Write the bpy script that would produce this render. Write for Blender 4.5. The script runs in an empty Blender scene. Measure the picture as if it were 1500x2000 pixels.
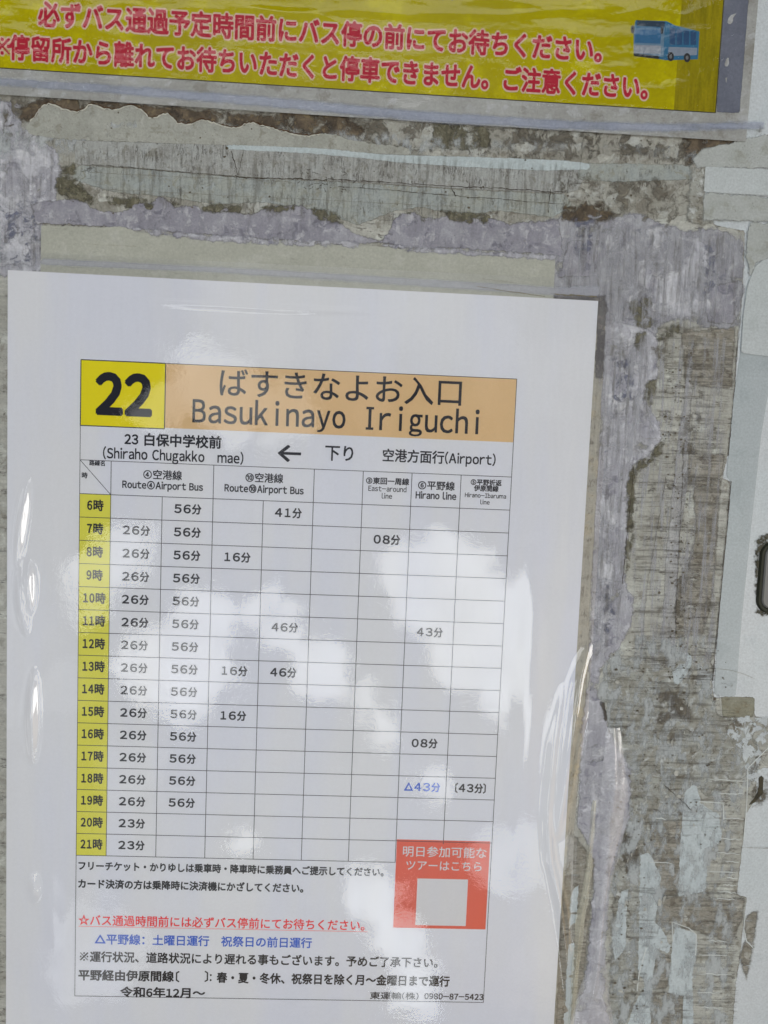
import bpy, math, random
import numpy as np
from mathutils import Matrix, Vector
from mathutils.geometry import tessellate_polygon
sc = bpy.context.scene
COL = sc.collection
random.seed(7)

# ------------------------------------------------------------ the board's frame
# Board frame: x to the right, y up the face, z out of the face; millimetres in the code, metres in the scene.
ELEV = math.radians(38)
BRD = Matrix(((1, 0, 0, 0),
              (0, math.sin(ELEV), -math.cos(ELEV), 0),
              (0, math.cos(ELEV), math.sin(ELEV), 1.6),
              (0, 0, 0, 1)))
# ------------------------------------------------------------ camera
RC = np.array([[0.9987033337712281, -0.038222846909427066, -0.03362536376566869],
               [0.040673815644644784, 0.9963150956037998, 0.0755107342892202],
               [0.030615222278149435, -0.0767804939169465, 0.9965778764947218]])
CC = np.array([0.14177918714440066, -0.04172915728401934, 0.3817665197980026])
FOC = 1450.0
cd = bpy.data.cameras.new('camera')
cam = bpy.data.objects.new('camera', cd)
COL.objects.link(cam)
m = Matrix.Identity(4)
for i in range(3):
    for j in range(3):
        m[i][j] = RC[i][j]
    m[i][3] = CC[i]
cam.matrix_world = BRD @ m
cd.sensor_fit = 'VERTICAL'
cd.sensor_height = 36
cd.lens = 36 * FOC / 2000
cd.clip_start = 0.01
cd.clip_end = 5000
cd.dof.use_dof = True
cd.dof.focus_distance = 0.385
cd.dof.aperture_fstop = 6.5
sc.camera = cam

# ------------------------------------------------------------ sky, sun, exposure
SUN_B = Vector((0.50, -0.17, 0.85)).normalized()           # towards the sun, board frame
SUN_W = (BRD.to_3x3() @ SUN_B).normalized()
sun_el = math.asin(SUN_W.z)
sun_az = math.atan2(SUN_W.x, SUN_W.y)
world = bpy.data.worlds.new('World')
sc.world = world
world.use_nodes = True
sl = bpy.data.lights.new('sun', 'SUN')
sl.energy = 1.0
sl.angle = math.radians(18)
sl.color = (1.0, 0.985, 0.95)
so = bpy.data.objects.new('sun', sl)
COL.objects.link(so)
so.rotation_euler = SUN_W.to_track_quat('Z', 'Y').to_euler()
sc.view_settings.view_transform = 'Standard'
sc.view_settings.look = 'None'
sc.view_settings.gamma = 1
sc.view_settings.exposure = -1.03
sc.cycles.transparent_max_bounces = 40
sc.cycles.max_bounces = 4
sc.cycles.diffuse_bounces = 2


class G:
    """small helper to wire nodes"""
    def __init__(s, tree):
        s.t = tree
        tree.nodes.clear()

    def n(s, kind, **kw):
        nd = s.t.nodes.new('ShaderNode' + kind)
        ins = kw.pop('i', {})
        for k, v in kw.items():
            setattr(nd, k, v)
        for k, v in ins.items():
            s.put(nd.inputs[k], v)
        return nd

    def put(s, sock, v):
        if isinstance(v, bpy.types.NodeSocket):
            s.t.links.new(v, sock)
        elif isinstance(v, bpy.types.Node):
            s.t.links.new(v.outputs[0], sock)
        else:
            sock.default_value = v

    def math(s, op, a, b=0.0, c=0.0, clamp=False):
        return s.n('Math', operation=op, use_clamp=clamp, i={0: a, 1: b, 2: c}).outputs[0]

    def vec(s, op, a, b=(0, 0, 0), out=0, **k):
        nd = s.n('VectorMath', operation=op, i={0: a, 1: b})
        for kk, v in k.items():
            s.put(nd.inputs[kk], v)
        return nd.outputs[out]

    def noise(s, vec, scale=1.0, detail=4.0, rough=0.55, dist=0.0, w=0.0):
        if w:
            vec = s.vec('ADD', vec, (w * 3.1, w * 1.7, w * 7.3))
        nd = s.n('TexNoise', noise_dimensions='3D', i={'Vector': vec, 'Scale': scale, 'Detail': min(detail, 5),
                                                       'Roughness': rough, 'Distortion': dist})
        return nd.outputs['Fac']

    def step(s, v, lo, hi):
        return s.n('MapRange', interpolation_type='SMOOTHSTEP',
                   i={'Value': v, 'From Min': lo, 'From Max': hi}).outputs[0]

    def mix(s, f, a, b, mode='MIX'):
        nd = s.n('Mix', data_type='RGBA', blend_type=mode)
        s.put(nd.inputs[0], f)
        s.put(nd.inputs[6], a)
        s.put(nd.inputs[7], b)
        return nd.outputs[2]


def sdir(u, v):
    """direction in which the flat laminate mirrors the sky at one point of the poster, world frame"""
    d = RC @ np.array([(u - 750) / FOC, -(v - 1000) / FOC, -1.0])
    d /= np.linalg.norm(d)
    return (BRD.to_3x3() @ Vector((d[0], d[1], -d[2]))).normalized()


g = G(world.node_tree)
tc = g.n('TexCoord').outputs['Generated']
sky = g.n('TexSky', sky_type='NISHITA', sun_disc=False, sun_elevation=sun_el, sun_rotation=sun_az,
          air_density=1.0, dust_density=2.5, ozone_density=1.0)
# broken cloud all over the sky, thicker banks where the laminate shows them, plus one added row
wob = g.n('TexNoise', noise_dimensions='3D', i={'Vector': tc, 'Scale': 13.0, 'Detail': 8.0, 'Roughness': 0.66})
off = g.vec('MULTIPLY', g.vec('SUBTRACT', wob.outputs['Color'], (0.5, 0.5, 0.5)), (0.13, 0.13, 0.13))
wd = g.vec('NORMALIZE', g.vec('ADD', tc, off))
PUFF = [(850, 1150, 95), (925, 1215, 95), (900, 1300, 60), (985, 1350, 55), (1055, 1430, 40),
        (400, 1215, 55), (375, 1330, 62), (300, 1290, 55), (560, 1245, 42), (625, 1320, 45), (500, 1190, 25),
        (235, 1095, 48), (185, 1130, 35), (725, 1370, 30), (770, 1420, 22), (740, 1745, 38), (775, 1820, 34), (800, 1910, 28),
        (830, 1540, 26), (990, 1690, 46), (1060, 1660, 40), (470, 1640, 24), (420, 760, 70), (560, 800, 60), (300, 800, 40),
        (180, 1850, 60), (120, 1350, 45), (250, 1500, 55), (235, 1600, 50),
        (250, -230, 170), (750, -260, 190), (1180, -240, 150), (60, -420, 200), (1000, -520, 220)]  # this last row is added for glare in the notice film's wrinkles
WEAK = {22: .5, 23: .42, 24: .4, 25: .3, 26: .16, 27: .2, 28: .14, 19: .6, 20: .55, 11: .8, 12: .7, 13: .8}
cl = None
for k, (u, v, r) in enumerate(PUFF):
    dt = g.vec('DOT_PRODUCT', wd, tuple(sdir(u, v)), out=1)
    a = r / FOC * 1.15
    e = g.step(dt, math.cos(a * 1.10), math.cos(a * 0.90))
    e = g.math('MULTIPLY', e, WEAK.get(k, 1.0))
    cl = e if cl is None else g.math('MAXIMUM', cl, e)
gen = g.step(g.noise(wd, 2.2, 7, 0.6, w=3.1), 0.50, 0.68)
gen = g.math('MULTIPLY', gen, 0.18)
veil = g.step(g.vec('DOT_PRODUCT', wd, tuple(sdir(600, 1330)), out=1), math.cos(.42), math.cos(.10))
gen = g.math('MAXIMUM', gen, g.math('MULTIPLY', veil, 0.13))
cl = g.math('MAXIMUM', cl, gen)
CLOUD = 45.0
tex = g.n('MapRange', i={'Value': g.noise(wd, 14, 5, 0.6, w=1.0), 'From Min': 0.3, 'From Max': 0.7, 'To Min': 0.75, 'To Max': 1.1})
ccol = g.n('Mix', data_type='RGBA')
skyc = g.mix(0.62, sky.outputs[0], (2.35, 2.38, 2.42, 1))
cc = g.vec('SCALE', (0.965, 0.99, 1.0), Scale=g.math('MULTIPLY', tex.outputs[0], CLOUD))
skyc = g.mix(g.math('MULTIPLY', cl, 1.0), skyc, cc)
bg = g.n('Background', i={'Color': skyc, 'Strength': 0.15})
wo = g.n('OutputWorld', i={'Surface': bg})
world.node_tree.nodes.remove(ccol)


# ------------------------------------------------------------ colour helpers
EXPO = 0.62     # radiance of a white card on the face at this exposure


def lin(c):
    c = c / 255
    return c / 12.92 if c < 0.04045 else ((c + 0.055) / 1.055) ** 2.4


def alb(r, g_, b):
    """albedo of a surface that reads (r,g,b) on the face of the board"""
    return (min(lin(r) / EXPO, .95), min(lin(g_) / EXPO, .95), min(lin(b) / EXPO, .95), 1)


def P(u, v):
    """measured point of the face -> board millimetres (the survey of the photograph)"""
    d = RC @ np.array([(u - 750) / FOC, -(v - 1000) / FOC, -1.0])
    k = -CC[2] / d[2]
    q = CC + k * d
    return q[0] * 1000, q[1] * 1000


# ------------------------------------------------------------ materials
def newmat(name):
    mt = bpy.data.materials.new(name)
    mt.use_nodes = True
    return mt, G(mt.node_tree)


def bpos(g):
    return g.n('Attribute', attribute_name='bp').outputs['Vector']


def residue(name, c1, c2, c3=None, c4=None, seed=0.0, scale=0.5, amp=1.5, soft=0.25, es=1.2, streak=(6, .5), streak_amt=.25,
            speck=0.3, crack=None, crack_amt=0.8, crack_mask=(.45, .6), opacity=1.0, rough=0.6, rim=None, rim_w=0.5, bump=0.3, fade=None, fs=(1, 1), thr3=(.52, .66), spec=0.25, k=.86, des=.15):
    """dirty adhesive, paper and paint: mottled, streaked, specked and cracked, with a torn or feathered edge"""
    def tone(c):
        if c is None:
            return None
        mean = sum(c) / 3
        return tuple((q * (1 - des) + mean * des) * k * w_ for q, w_ in zip(c, (.996, 1.002, 1.0)))
    c1, c2, c3, c4, rim = tone(c1), tone(c2), tone(c3), tone(c4), tone(rim)
    mt, g = newmat(name)
    p = bpos(g)
    pw = g.vec('ADD', p, g.vec('MULTIPLY', g.vec('SUBTRACT', g.n('TexNoise', i={'Vector': p, 'Scale': 1.1, 'Detail': 4.0}).outputs['Color'], (.5, .5, .5)), (1.1, 1.1, 0)))
    c3 = c3 or c2
    n1 = g.noise(pw, scale, 6, .6, w=seed)
    col = g.mix(g.step(n1, .36, .62), alb(*c1), alb(*c2))
    n2 = g.noise(pw, scale * 3.1, 7, .65, w=seed + 5)
    col = g.mix(g.step(n2, *thr3), col, alb(*c3))
    if c4:
        n4 = g.noise(pw, scale * 1.7, 8, .7, w=seed + 9)
        col = g.mix(g.step(n4, .54, .66), col, alb(*c4))
    # streaks drawn along the piece
    sv = g.vec('MULTIPLY', p, (streak[0], streak[1], 1))
    n3 = g.noise(sv, 1.0, 5, .65, w=seed + 2)
    f = g.n('MapRange', i={'Value': n3, 'From Min': .3, 'From Max': .7, 'To Min': 1 - streak_amt, 'To Max': 1 + streak_amt}).outputs[0]
    col = g.vec('SCALE', col, Scale=f)
    n5 = g.noise(p, 9, 6, .75, w=seed + 3)
    f = g.n('MapRange', i={'Value': n5, 'From Min': .3, 'From Max': .7, 'To Min': .84, 'To Max': 1.16}).outputs[0]
    col = g.vec('SCALE', col, Scale=f)
    # specks of dirt, in flocks
    if speck:
        a = g.step(g.noise(p, 14, 2, .5, w=seed + 11), .64, .70)
        b = g.step(g.noise(p, 1.3, 4, .6, w=seed + 12), .46, .62)
        col = g.mix(g.math('MULTIPLY', g.math('MULTIPLY', a, b), min(1, speck * 2)), col, alb(62, 56, 48))
        a = g.step(g.noise(p, 4.5, 6, .7, w=seed + 13), .58, .70)
        col = g.mix(g.math('MULTIPLY', g.math('MULTIPLY', a, b), speck), col, alb(92, 85, 70))
    hgt = g.math('ADD', g.math('MULTIPLY', n5, .5), g.math('MULTIPLY', n3, .4))
    if crack:
        cv = g.vec('MULTIPLY', p, (crack[0] * .45, crack[1] * .45, 1))
        a = g.math('ABSOLUTE', g.math('SUBTRACT', g.noise(cv, 1.0, 5, .62, dist=.35, w=seed + 17), .5))
        b = g.math('ABSOLUTE', g.math('SUBTRACT', g.noise(cv, 1.7, 4, .6, dist=.2, w=seed + 19), .53))
        ln = g.math('MAXIMUM', g.step(a, .022, .006), g.math('MULTIPLY', g.step(b, .020, .005), .7))
        mk = g.step(g.noise(p, 1.6, 4, .6, w=seed + 21), *crack_mask)
        ln = g.math('MULTIPLY', ln, mk)
        col = g.mix(g.math('MULTIPLY', ln, crack_amt), col, alb(58, 52, 46))
        hgt = g.math('SUBTRACT', hgt, ln)
    # edge: distance to the outline (mm) roughened by noise
    sd = g.n('Attribute', attribute_name='sdf').outputs['Fac']
    en = g.noise(p, es, 7, .68, w=seed + 30)
    mm = g.math('MULTIPLY_ADD', g.math('SUBTRACT', en, .5), amp * 4, sd)
    al = g.step(mm, -soft, soft)
    if rim:
        r = g.math('MULTIPLY', g.step(mm, rim_w, 0.0), .6)
        r = g.math('MULTIPLY', r, g.step(g.noise(p, 1.5, 3, .6, w=seed + 33), .40, .56))
        col = g.mix(r, col, alb(*rim))
    if fade:
        al = g.math('MULTIPLY', al, g.step(g.noise(g.vec('MULTIPLY', pw if fs == (1, 1) else p, (fs[0], fs[1], 1)), fade[0], 5, .65, w=seed + 40), fade[1], fade[2]))
    al = g.math('MULTIPLY', al, opacity)
    hgt = g.math('ADD', hgt, g.math('MULTIPLY', al, .8))
    bp_ = g.n('Bump', i={'Strength': bump, 'Distance': .0006, 'Height': hgt})
    pr = g.n('BsdfPrincipled', i={'Base Color': col, 'Roughness': rough, 'Normal': bp_, 'Specular IOR Level': spec})
    tr = g.n('BsdfTransparent')
    mx = g.n('MixShader', i={0: al, 1: tr, 2: pr})
    g.n('OutputMaterial', i={'Surface': mx})
    return mt


def plain(name, rgb, rough=.6, spec=.3, var=.05, vs=1.5, raw=False):
    mt, g = newmat(name)
    p = bpos(g)
    c = (*rgb, 1) if raw else alb(*rgb)
    f = g.n('MapRange', i={'Value': g.noise(p, vs, 6, .6), 'From Min': .3, 'From Max': .7, 'To Min': 1 - var, 'To Max': 1 + var}).outputs[0]
    col = g.vec('SCALE', c[:3], Scale=f)
    pr = g.n('BsdfPrincipled', i={'Base Color': col, 'Roughness': rough, 'Specular IOR Level': spec})
    g.n('OutputMaterial', i={'Surface': pr})
    return mt


def film_mat(name, ior=1.6, rough=.03, haze=.0, hcol=(215, 218, 225), b1=.2, b2=.12, s1=1.2, s2=7.0, tint=1.0, aniso=(1, 1), d1=.002):
    """clear laminate: mirrors by Fresnel, else lets the light through; a little haze"""
    mt, g = newmat(name)
    p = bpos(g)
    pa = g.vec('MULTIPLY', p, (aniso[0], aniso[1], 1))
    h1 = g.noise(pa, s1, 2, .4, w=2.0)
    h2 = g.noise(p, s2, 4, .6, dist=.4, w=4.0)
    nb = g.n('Bump', i={'Strength': b1, 'Distance': d1, 'Height': h1})
    nb = g.n('Bump', i={'Strength': b2, 'Distance': .0004, 'Height': h2, 'Normal': nb})
    back = g.n('NewGeometry').outputs['Backfacing']          # the same sheet seen from its rear: equal reflectance
    eta = g.math('ADD', g.math('MULTIPLY', back, 1 / ior - ior), ior)
    fr = g.n('Fresnel', i={'IOR': eta, 'Normal': nb})
    gl = g.n('BsdfGlossy', i={'Color': (1, 1, 1, 1), 'Roughness': rough, 'Normal': nb})
    tr = g.n('BsdfTransparent', i={'Color': (tint, tint, tint, 1)})
    if haze:
        di = g.n('BsdfDiffuse', i={'Color': alb(*hcol)})
        hz = g.math('MULTIPLY', g.n('MapRange', i={'Value': g.noise(p, .9, 5, .6, w=8), 'From Min': .3, 'From Max': .7, 'To Min': .5, 'To Max': 1.4}).outputs[0], haze)
        tr = g.n('MixShader', i={0: hz, 1: tr, 2: di})
    mx = g.n('MixShader', i={0: fr, 1: tr, 2: gl})
    g.n('OutputMaterial', i={'Surface': mx})
    return mt


# ------------------------------------------------------------ mesh helpers (mm in, m out)
def mesh(name, verts, faces, mat, parent=None, smooth=False, sdf=None, origin=(0, 0, 0)):
    """verts in board mm; the object hangs under parent, whose origin is given in board mm"""
    V = np.asarray(verts, dtype=float).reshape(-1, 3)
    me = bpy.data.meshes.new(name)
    o3 = np.array(origin, float)
    me.from_pydata(((V - o3) / 1000).tolist(), [], faces)
    at = me.attributes.new('bp', 'FLOAT_VECTOR', 'POINT')
    at.data.foreach_set('vector', (V / 10).astype(np.float32).ravel())
    a2 = me.attributes.new('sdf', 'FLOAT', 'POINT')
    a2.data.foreach_set('value', (np.full(len(V), 50.0) if sdf is None else np.asarray(sdf)).astype(np.float32))
    if smooth:
        me.polygons.foreach_set('use_smooth', [True] * len(me.polygons))
    me.materials.append(mat)
    ob = bpy.data.objects.new(name, me)
    COL.objects.link(ob)
    if parent is not None:
        ob.parent = parent
    return ob


class Thing:
    def __init__(s, name, label, cat, origin, group=None):
        s.o = bpy.data.objects.new(name, None)
        s.o.empty_display_size = .02
        COL.objects.link(s.o)
        s.org = tuple(origin)
        s.o.matrix_world = BRD @ Matrix.Translation(Vector(origin) / 1000)
        s.o['label'] = label
        s.o['category'] = cat
        if group:
            s.o['group'] = group

    def add(s, name, verts, faces, mat, **k):
        par = k.pop('under', None)
        return mesh(name, verts, faces, mat, parent=par or s.o, origin=s.org, **k)


def solo(name, label, cat, verts, faces, mat, origin, **k):
    ob = mesh(name, verts, faces, mat, origin=origin, **k)
    ob.matrix_world = BRD @ Matrix.Translation(Vector(origin) / 1000)
    ob['label'] = label
    ob['category'] = cat
    return ob


def slab(poly, z0, z1):
    """closed slab of an outline: (verts, faces)"""
    n = len(poly)
    A = sum(poly[i][0] * poly[(i + 1) % n][1] - poly[(i + 1) % n][0] * poly[i][1] for i in range(n))
    if A < 0:
        poly = poly[::-1]
    V = [(x, y, z1) for x, y in poly] + [(x, y, z0) for x, y in poly]
    tri = tessellate_polygon([[Vector((x, y, 0)) for x, y in poly]])
    F = []
    for t in tri:
        a, b, c = [Vector(V[i]) for i in t]
        F.append(tuple(t) if (b - a).cross(c - a).z > 0 else tuple(t[::-1]))
    F += [(i, (i + 1) % n, n + (i + 1) % n, n + i)[::-1] for i in range(n)]
    return V, F


def box(x0, y0, x1, y1, z0, z1):
    return slab([(x0, y0), (x1, y0), (x1, y1), (x0, y1)], z0, z1)


def join(parts):
    V, F = [], []
    for v, f in parts:
        o = len(V)
        V += list(v)
        F += [tuple(i + o for i in q) for q in f]
    return V, F


def ribbon(pts, w, z):
    """thin flat strip along a line (mm)"""
    pts = [np.array(p, float) for p in pts]
    V, F = [], []
    for i, p in enumerate(pts):
        a, b = pts[max(i - 1, 0)], pts[min(i + 1, len(pts) - 1)]
        d = b - a
        d /= (np.linalg.norm(d) + 1e-9)
        nrm = np.array([-d[1], d[0]])
        ww = (w[i] if hasattr(w, '__len__') else w) / 2
        V += [(*(p + nrm * ww), z), (*(p - nrm * ww), z)]
    for i in range(len(pts) - 1):
        F.append((2 * i, 2 * i + 1, 2 * i + 3, 2 * i + 2))
    return V, F


def sdist(X, Y, poly):
    d = np.full(X.shape, 1e9)
    ins = np.zeros(X.shape, bool)
    n = len(poly)
    for i in range(n):
        ax, ay = poly[i]
        bx, by = poly[(i + 1) % n]
        ex, ey = bx - ax, by - ay
        t = np.clip(((X - ax) * ex + (Y - ay) * ey) / (ex * ex + ey * ey + 1e-9), 0, 1)
        d = np.minimum(d, np.hypot(X - ax - t * ex, Y - ay - t * ey))
        c = ((ay > Y) != (by > Y)) & (X < (bx - ax) * (Y - ay) / ((by - ay) or 1e-9) + ax)
        ins ^= c
    return np.where(ins, d, -d)


def vnoise(X, Y, s, seed):
    """value noise in numpy, -1..1"""
    x, y = X / s, Y / s
    xi, yi = np.floor(x).astype(int), np.floor(y).astype(int)
    fx, fy = x - xi, y - yi
    fx, fy = fx * fx * (3 - 2 * fx), fy * fy * (3 - 2 * fy)

    def h(a, b):
        k = (a * 374761393 + b * 668265263 + seed * 1442695041) & 0x7fffffff
        k = ((k ^ (k >> 13)) * 1274126177) & 0x7fffffff
        return (k & 0xffff) / 32767.5 - 1
    return (h(xi, yi) * (1 - fx) + h(xi + 1, yi) * fx) * (1 - fy) + (h(xi, yi + 1) * (1 - fx) + h(xi + 1, yi + 1) * fx) * fy


def patch(t, name, pts, z, mat, pad=4.0, cell=2.2, relief=0.12, mm=False, seed=1, label=None, **k):
    """a thin irregular layer on the face; outline from the survey, edge torn by its own noise"""
    poly = pts if mm else [P(*q) for q in pts]
    xs = [p[0] for p in poly]
    ys = [p[1] for p in poly]
    nx = max(2, int((max(xs) - min(xs) + 2 * pad) / cell) + 1)
    ny = max(2, int((max(ys) - min(ys) + 2 * pad) / cell) + 1)
    gx = np.linspace(min(xs) - pad, max(xs) + pad, nx)
    gy = np.linspace(min(ys) - pad, max(ys) + pad, ny)
    X, Y = np.meshgrid(gx, gy)
    S = sdist(X, Y, poly)
    Z = z + relief * 0.5 * (vnoise(X, Y, 9, seed) * .6 + vnoise(X, Y, 4, seed + 1) * .4) * np.clip(S / 3 + .2, 0, 1)
    keep = S > -pad
    idx = -np.ones(X.shape, int)
    F = []
    V = []
    SD = []
    kc = keep[:-1, :-1] | keep[1:, :-1] | keep[:-1, 1:] | keep[1:, 1:]
    use = np.zeros(X.shape, bool)
    use[:-1, :-1] |= kc
    use[1:, :-1] |= kc
    use[:-1, 1:] |= kc
    use[1:, 1:] |= kc
    idx[use] = np.arange(use.sum())
    V = np.stack([X[use], Y[use], Z[use]], 1)
    SD = S[use]
    jj, ii = np.nonzero(kc)
    F = np.stack([idx[jj, ii], idx[jj, ii + 1], idx[jj + 1, ii + 1], idx[jj + 1, ii]], 1).tolist()
    ob = t.add(name, V, F, mat, smooth=True, sdf=SD, **k)
    if label:
        ob['label'] = label
    return ob


def densify(pts, jag, step=2.0, seed=1, mm=False):
    """survey outline -> torn outline in mm: subdivided and displaced"""
    rnd = random.Random(seed)
    q = pts if mm else [P(*a) for a in pts]
    out = []
    for i in range(len(q)):
        a, b = q[i], q[(i + 1) % len(q)]
        L = math.hypot(b[0] - a[0], b[1] - a[1])
        n = max(1, int(L / step))
        for j in range(n):
            t = j / n
            out.append((a[0] + (b[0] - a[0]) * t + rnd.uniform(-jag, jag), a[1] + (b[1] - a[1]) * t + rnd.uniform(-jag, jag)))
    return out


# ------------------------------------------------------------ lettering
_gl = {}
_dg = None


def glyph(ch):
    key = ch
    if key not in _gl:
        c = bpy.data.curves.new('glyph', 'FONT')
        c.body = ch
        c.size = 1
        c.resolution_u = 3
        o = bpy.data.objects.new('glyph', c)
        COL.objects.link(o)
        dg = bpy.context.evaluated_depsgraph_get()
        e = o.evaluated_get(dg)
        me = e.to_mesh()
        V = np.array([v.co[:2] for v in me.vertices]) if len(me.vertices) else np.zeros((0, 2))
        F = [tuple(p.vertices) for p in me.polygons]
        e.to_mesh_clear()
        bpy.data.objects.remove(o)
        bpy.data.curves.remove(c)
        _gl[key] = (V, F)
    return _gl[key]


SERIF_I = (np.array([(.24, 0), (.32, 0), (.32, .69), (.24, .69), (.16, 0), (.40, 0), (.40, .055), (.16, .055), (.16, .635), (.40, .635), (.40, .69), (.16, .69)]),
           [(0, 1, 2, 3), (4, 5, 6, 7), (8, 9, 10, 11)])


def _kome():
    V, F = [], []
    for sx in (1, -1):
        o = len(V)
        V += [(.5 - .33 * sx - .028, .08), (.5 - .33 * sx + .028, .05), (.5 + .33 * sx + .028, .70), (.5 + .33 * sx - .028, .73)]
        F.append((o, o + 1, o + 2, o + 3))
    for cx, cy in ((.5, .68), (.5, .08), (.2, .38), (.8, .38)):
        o = len(V)
        V += [(cx - .045, cy - .045), (cx + .045, cy - .045), (cx + .045, cy + .045), (cx - .045, cy + .045)]
        F.append((o, o + 1, o + 2, o + 3))
    return np.array(V), F


KOME = _kome()


def text(s, x0, x1, yc, em, off=0.0, mode='', z=0, gap=.1):
    """line of lettering fitted between x0 and x1, centred on yc (mm); returns (verts, faces)"""
    items = []
    pen = 0
    for ch in s:
        full = ord(ch) > 0x2000
        if ch == ' ':
            pen += .5 if mode == 'mono' else .32
            continue
        if ch == '\u3000':
            pen += 1
            continue
        if 33 <= ord(ch) <= 126:
            V, F = glyph(chr(ord(ch) + 0xFEE0))          # the wide Japanese forms, narrowed
            V = V * (.84, .95)
        else:
            V, F = glyph(ch)
        if mode == 'mono' and ch == 'I':
            V, F = SERIF_I
        if len(V) == 0:
            pen += 1
            continue
        a, b = V[:, 0].min(), V[:, 0].max()
        if ch == '※':
            W_, F = KOME
            items.append((W_ + [pen, 0], F))
            pen += 1
        elif full:
            items.append((V + [pen, 0], F))
            pen += 1
        elif mode == 'mono':
            k = min(.95, .41 / (b - a))
            V = np.stack([V[:, 0], np.where(V[:, 1] < 0, V[:, 1] * .62, V[:, 1])], 1)
            items.append((np.stack([(V[:, 0] - (a + b) / 2) * k + pen + .25, V[:, 1]], 1), F))
            pen += .5
        elif mode == 'wide' and ch.isdigit():
            k = (.70 / (b - a)) if ch != '1' else 1.25
            items.append((np.stack([(V[:, 0] - (a + b) / 2) * k + pen + .47, V[:, 1] * 1.08], 1), F))
            pen += .95
        elif mode == 'num' and ch.isdigit():
            items.append((np.stack([(V[:, 0] - (a + b) / 2) * .95 + pen + .3, V[:, 1] * 1.05], 1), F))
            pen += .6
        else:
            items.append((np.stack([V[:, 0] - a + pen + gap / 2, V[:, 1]], 1), F))
            pen += b - a + gap
    sx = (x1 - x0) / pen
    VV, FF = [], []
    # heavier strokes: the same outline struck several times around its place, each strike a hair above the last
    hit = [(0, 0)]
    if off > 0:
        nh = 4 if off < .03 else 8
        hit += [(off * math.cos(math.pi * (2 * k + 1) / nh), off * math.sin(math.pi * (2 * k + 1) / nh)) for k in range(nh)]
    for h, (hx, hy) in enumerate(hit):
        for V, F in items:
            o = len(VV)
            VV += [(x0 + (a + hx) * sx, yc + (b + hy - .37) * em, z + h * .0012) for a, b in V]
            FF += [tuple(i + o for i in f) for f in F]
    return VV, FF


def tx(s, uL, uR, v, em_px, **k):
    """lettering by surveyed ends: v at the left end of the line"""
    x0, y = P(uL, v)
    x1 = None
    # same height along the printed line
    lo, hi = uR, v
    for _ in range(6):
        x1, y1 = P(uR, hi)
        hi += (y1 - y) / .262
    em = em_px * .2625
    return text(s, x0, x1, y, em, **k)


# ============================================================ the notice board
TAN, TAN2, TAND = (154, 154, 147), (141, 140, 132), (122, 119, 109)
M_PANEL = residue('panel_paint', (170, 179, 184), (175, 181, 186), (160, 170, 176), seed=1, scale=.18, streak=(1.2, .25), streak_amt=.035, speck=.05, bump=.05, rough=.38, thr3=(.55, .8), spec=.4, k=.91, des=.3)
B = Thing('notice_board', 'weathered off-white notice board panel crusted with old tape residue behind the notices', 'notice board', (150, -90, 0))
V, F = box(-110, -430, 470, 270, -4, 0)
# fine face so that the paint has slight unevenness
n = 60
gx = np.linspace(-110, 470, n)
gy = np.linspace(-430, 270, n)
X, Y = np.meshgrid(gx, gy)
Vf = np.stack([X.ravel(), Y.ravel(), np.full(X.size, 0.004)], 1).tolist()
Ff = [(j * n + i, j * n + i + 1, (j + 1) * n + i + 1, (j + 1) * n + i) for j in range(n - 1) for i in range(n - 1)]
Vb, Fb = join([(V, F), (Vf, Ff)])
B.add('panel', Vb, Fb, M_PANEL)

M_TAN = residue('tan_residue', TAN, TAN2, TAND, (163, 165, 158), seed=3, scale=.42, amp=.5, es=3.0, streak=(.35, 7), streak_amt=.16,
                speck=.35, crack=(.9, 4.5), crack_amt=.75, crack_mask=(.50, .62), rim=(86, 78, 66), rim_w=.9, bump=.5, k=.97)
M_TANH = residue('tan_residue_top', (152, 151, 142), (136, 134, 124), (118, 113, 102), (166, 168, 163), seed=13, scale=.5, amp=1.0, es=1.5, streak=(6, .5), streak_amt=.12,
                 speck=.5, crack=(4.0, 1.0), crack_amt=.7, crack_mask=(.5, .62), bump=.5, k=.88)
M_BRTAN = residue('brown_residue', (123, 118, 106), (136, 132, 122), (102, 95, 83), (148, 146, 138), seed=23, scale=.9, amp=.9, soft=1.1, es=2.5, streak=(.3, 9), streak_amt=.25,
                  speck=.5, crack=(.8, 6), crack_amt=.6, crack_mask=(.42, .55), rim=(80, 72, 60), bump=.35, k=.92, fade=(.9, .30, .46), fs=(.8, 2.2))
M_LAV = residue('lavender_paper', (163, 163, 176), (148, 147, 164), (183, 184, 196), (122, 121, 143), seed=5, scale=.7, amp=1.6, es=2.0, soft=.9, streak=(4.5, .35), streak_amt=.16,
                speck=.3, rim=None, rim_w=.5, bump=.35, rough=.7, k=.88, des=.5, fade=(.8, .30, .44))
M_LAVU = residue('shaded_lavender_paper', (150, 151, 160), (136, 136, 148), (166, 167, 174), (112, 112, 128), seed=6, scale=.8, amp=1.6, es=2.0, soft=.9, streak=(4.5, .35), streak_amt=.2,
                 speck=.3, bump=.2, rough=.7, k=.86, des=.4, fade=(.8, .28, .42))  # lavender paper again, darker: the upper board's shade is in the colour
M_LAVB = residue('lavender_band_paper', (143, 142, 156), (128, 126, 143), (162, 161, 172), (106, 104, 124), seed=15, scale=.8, amp=1.2, es=2.4, soft=.4, streak=(3.5, .8), streak_amt=.16,
                 speck=.3, rim=(96, 90, 76), rim_w=.7, bump=.4, rough=.7, k=.88, des=.45)
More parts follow.
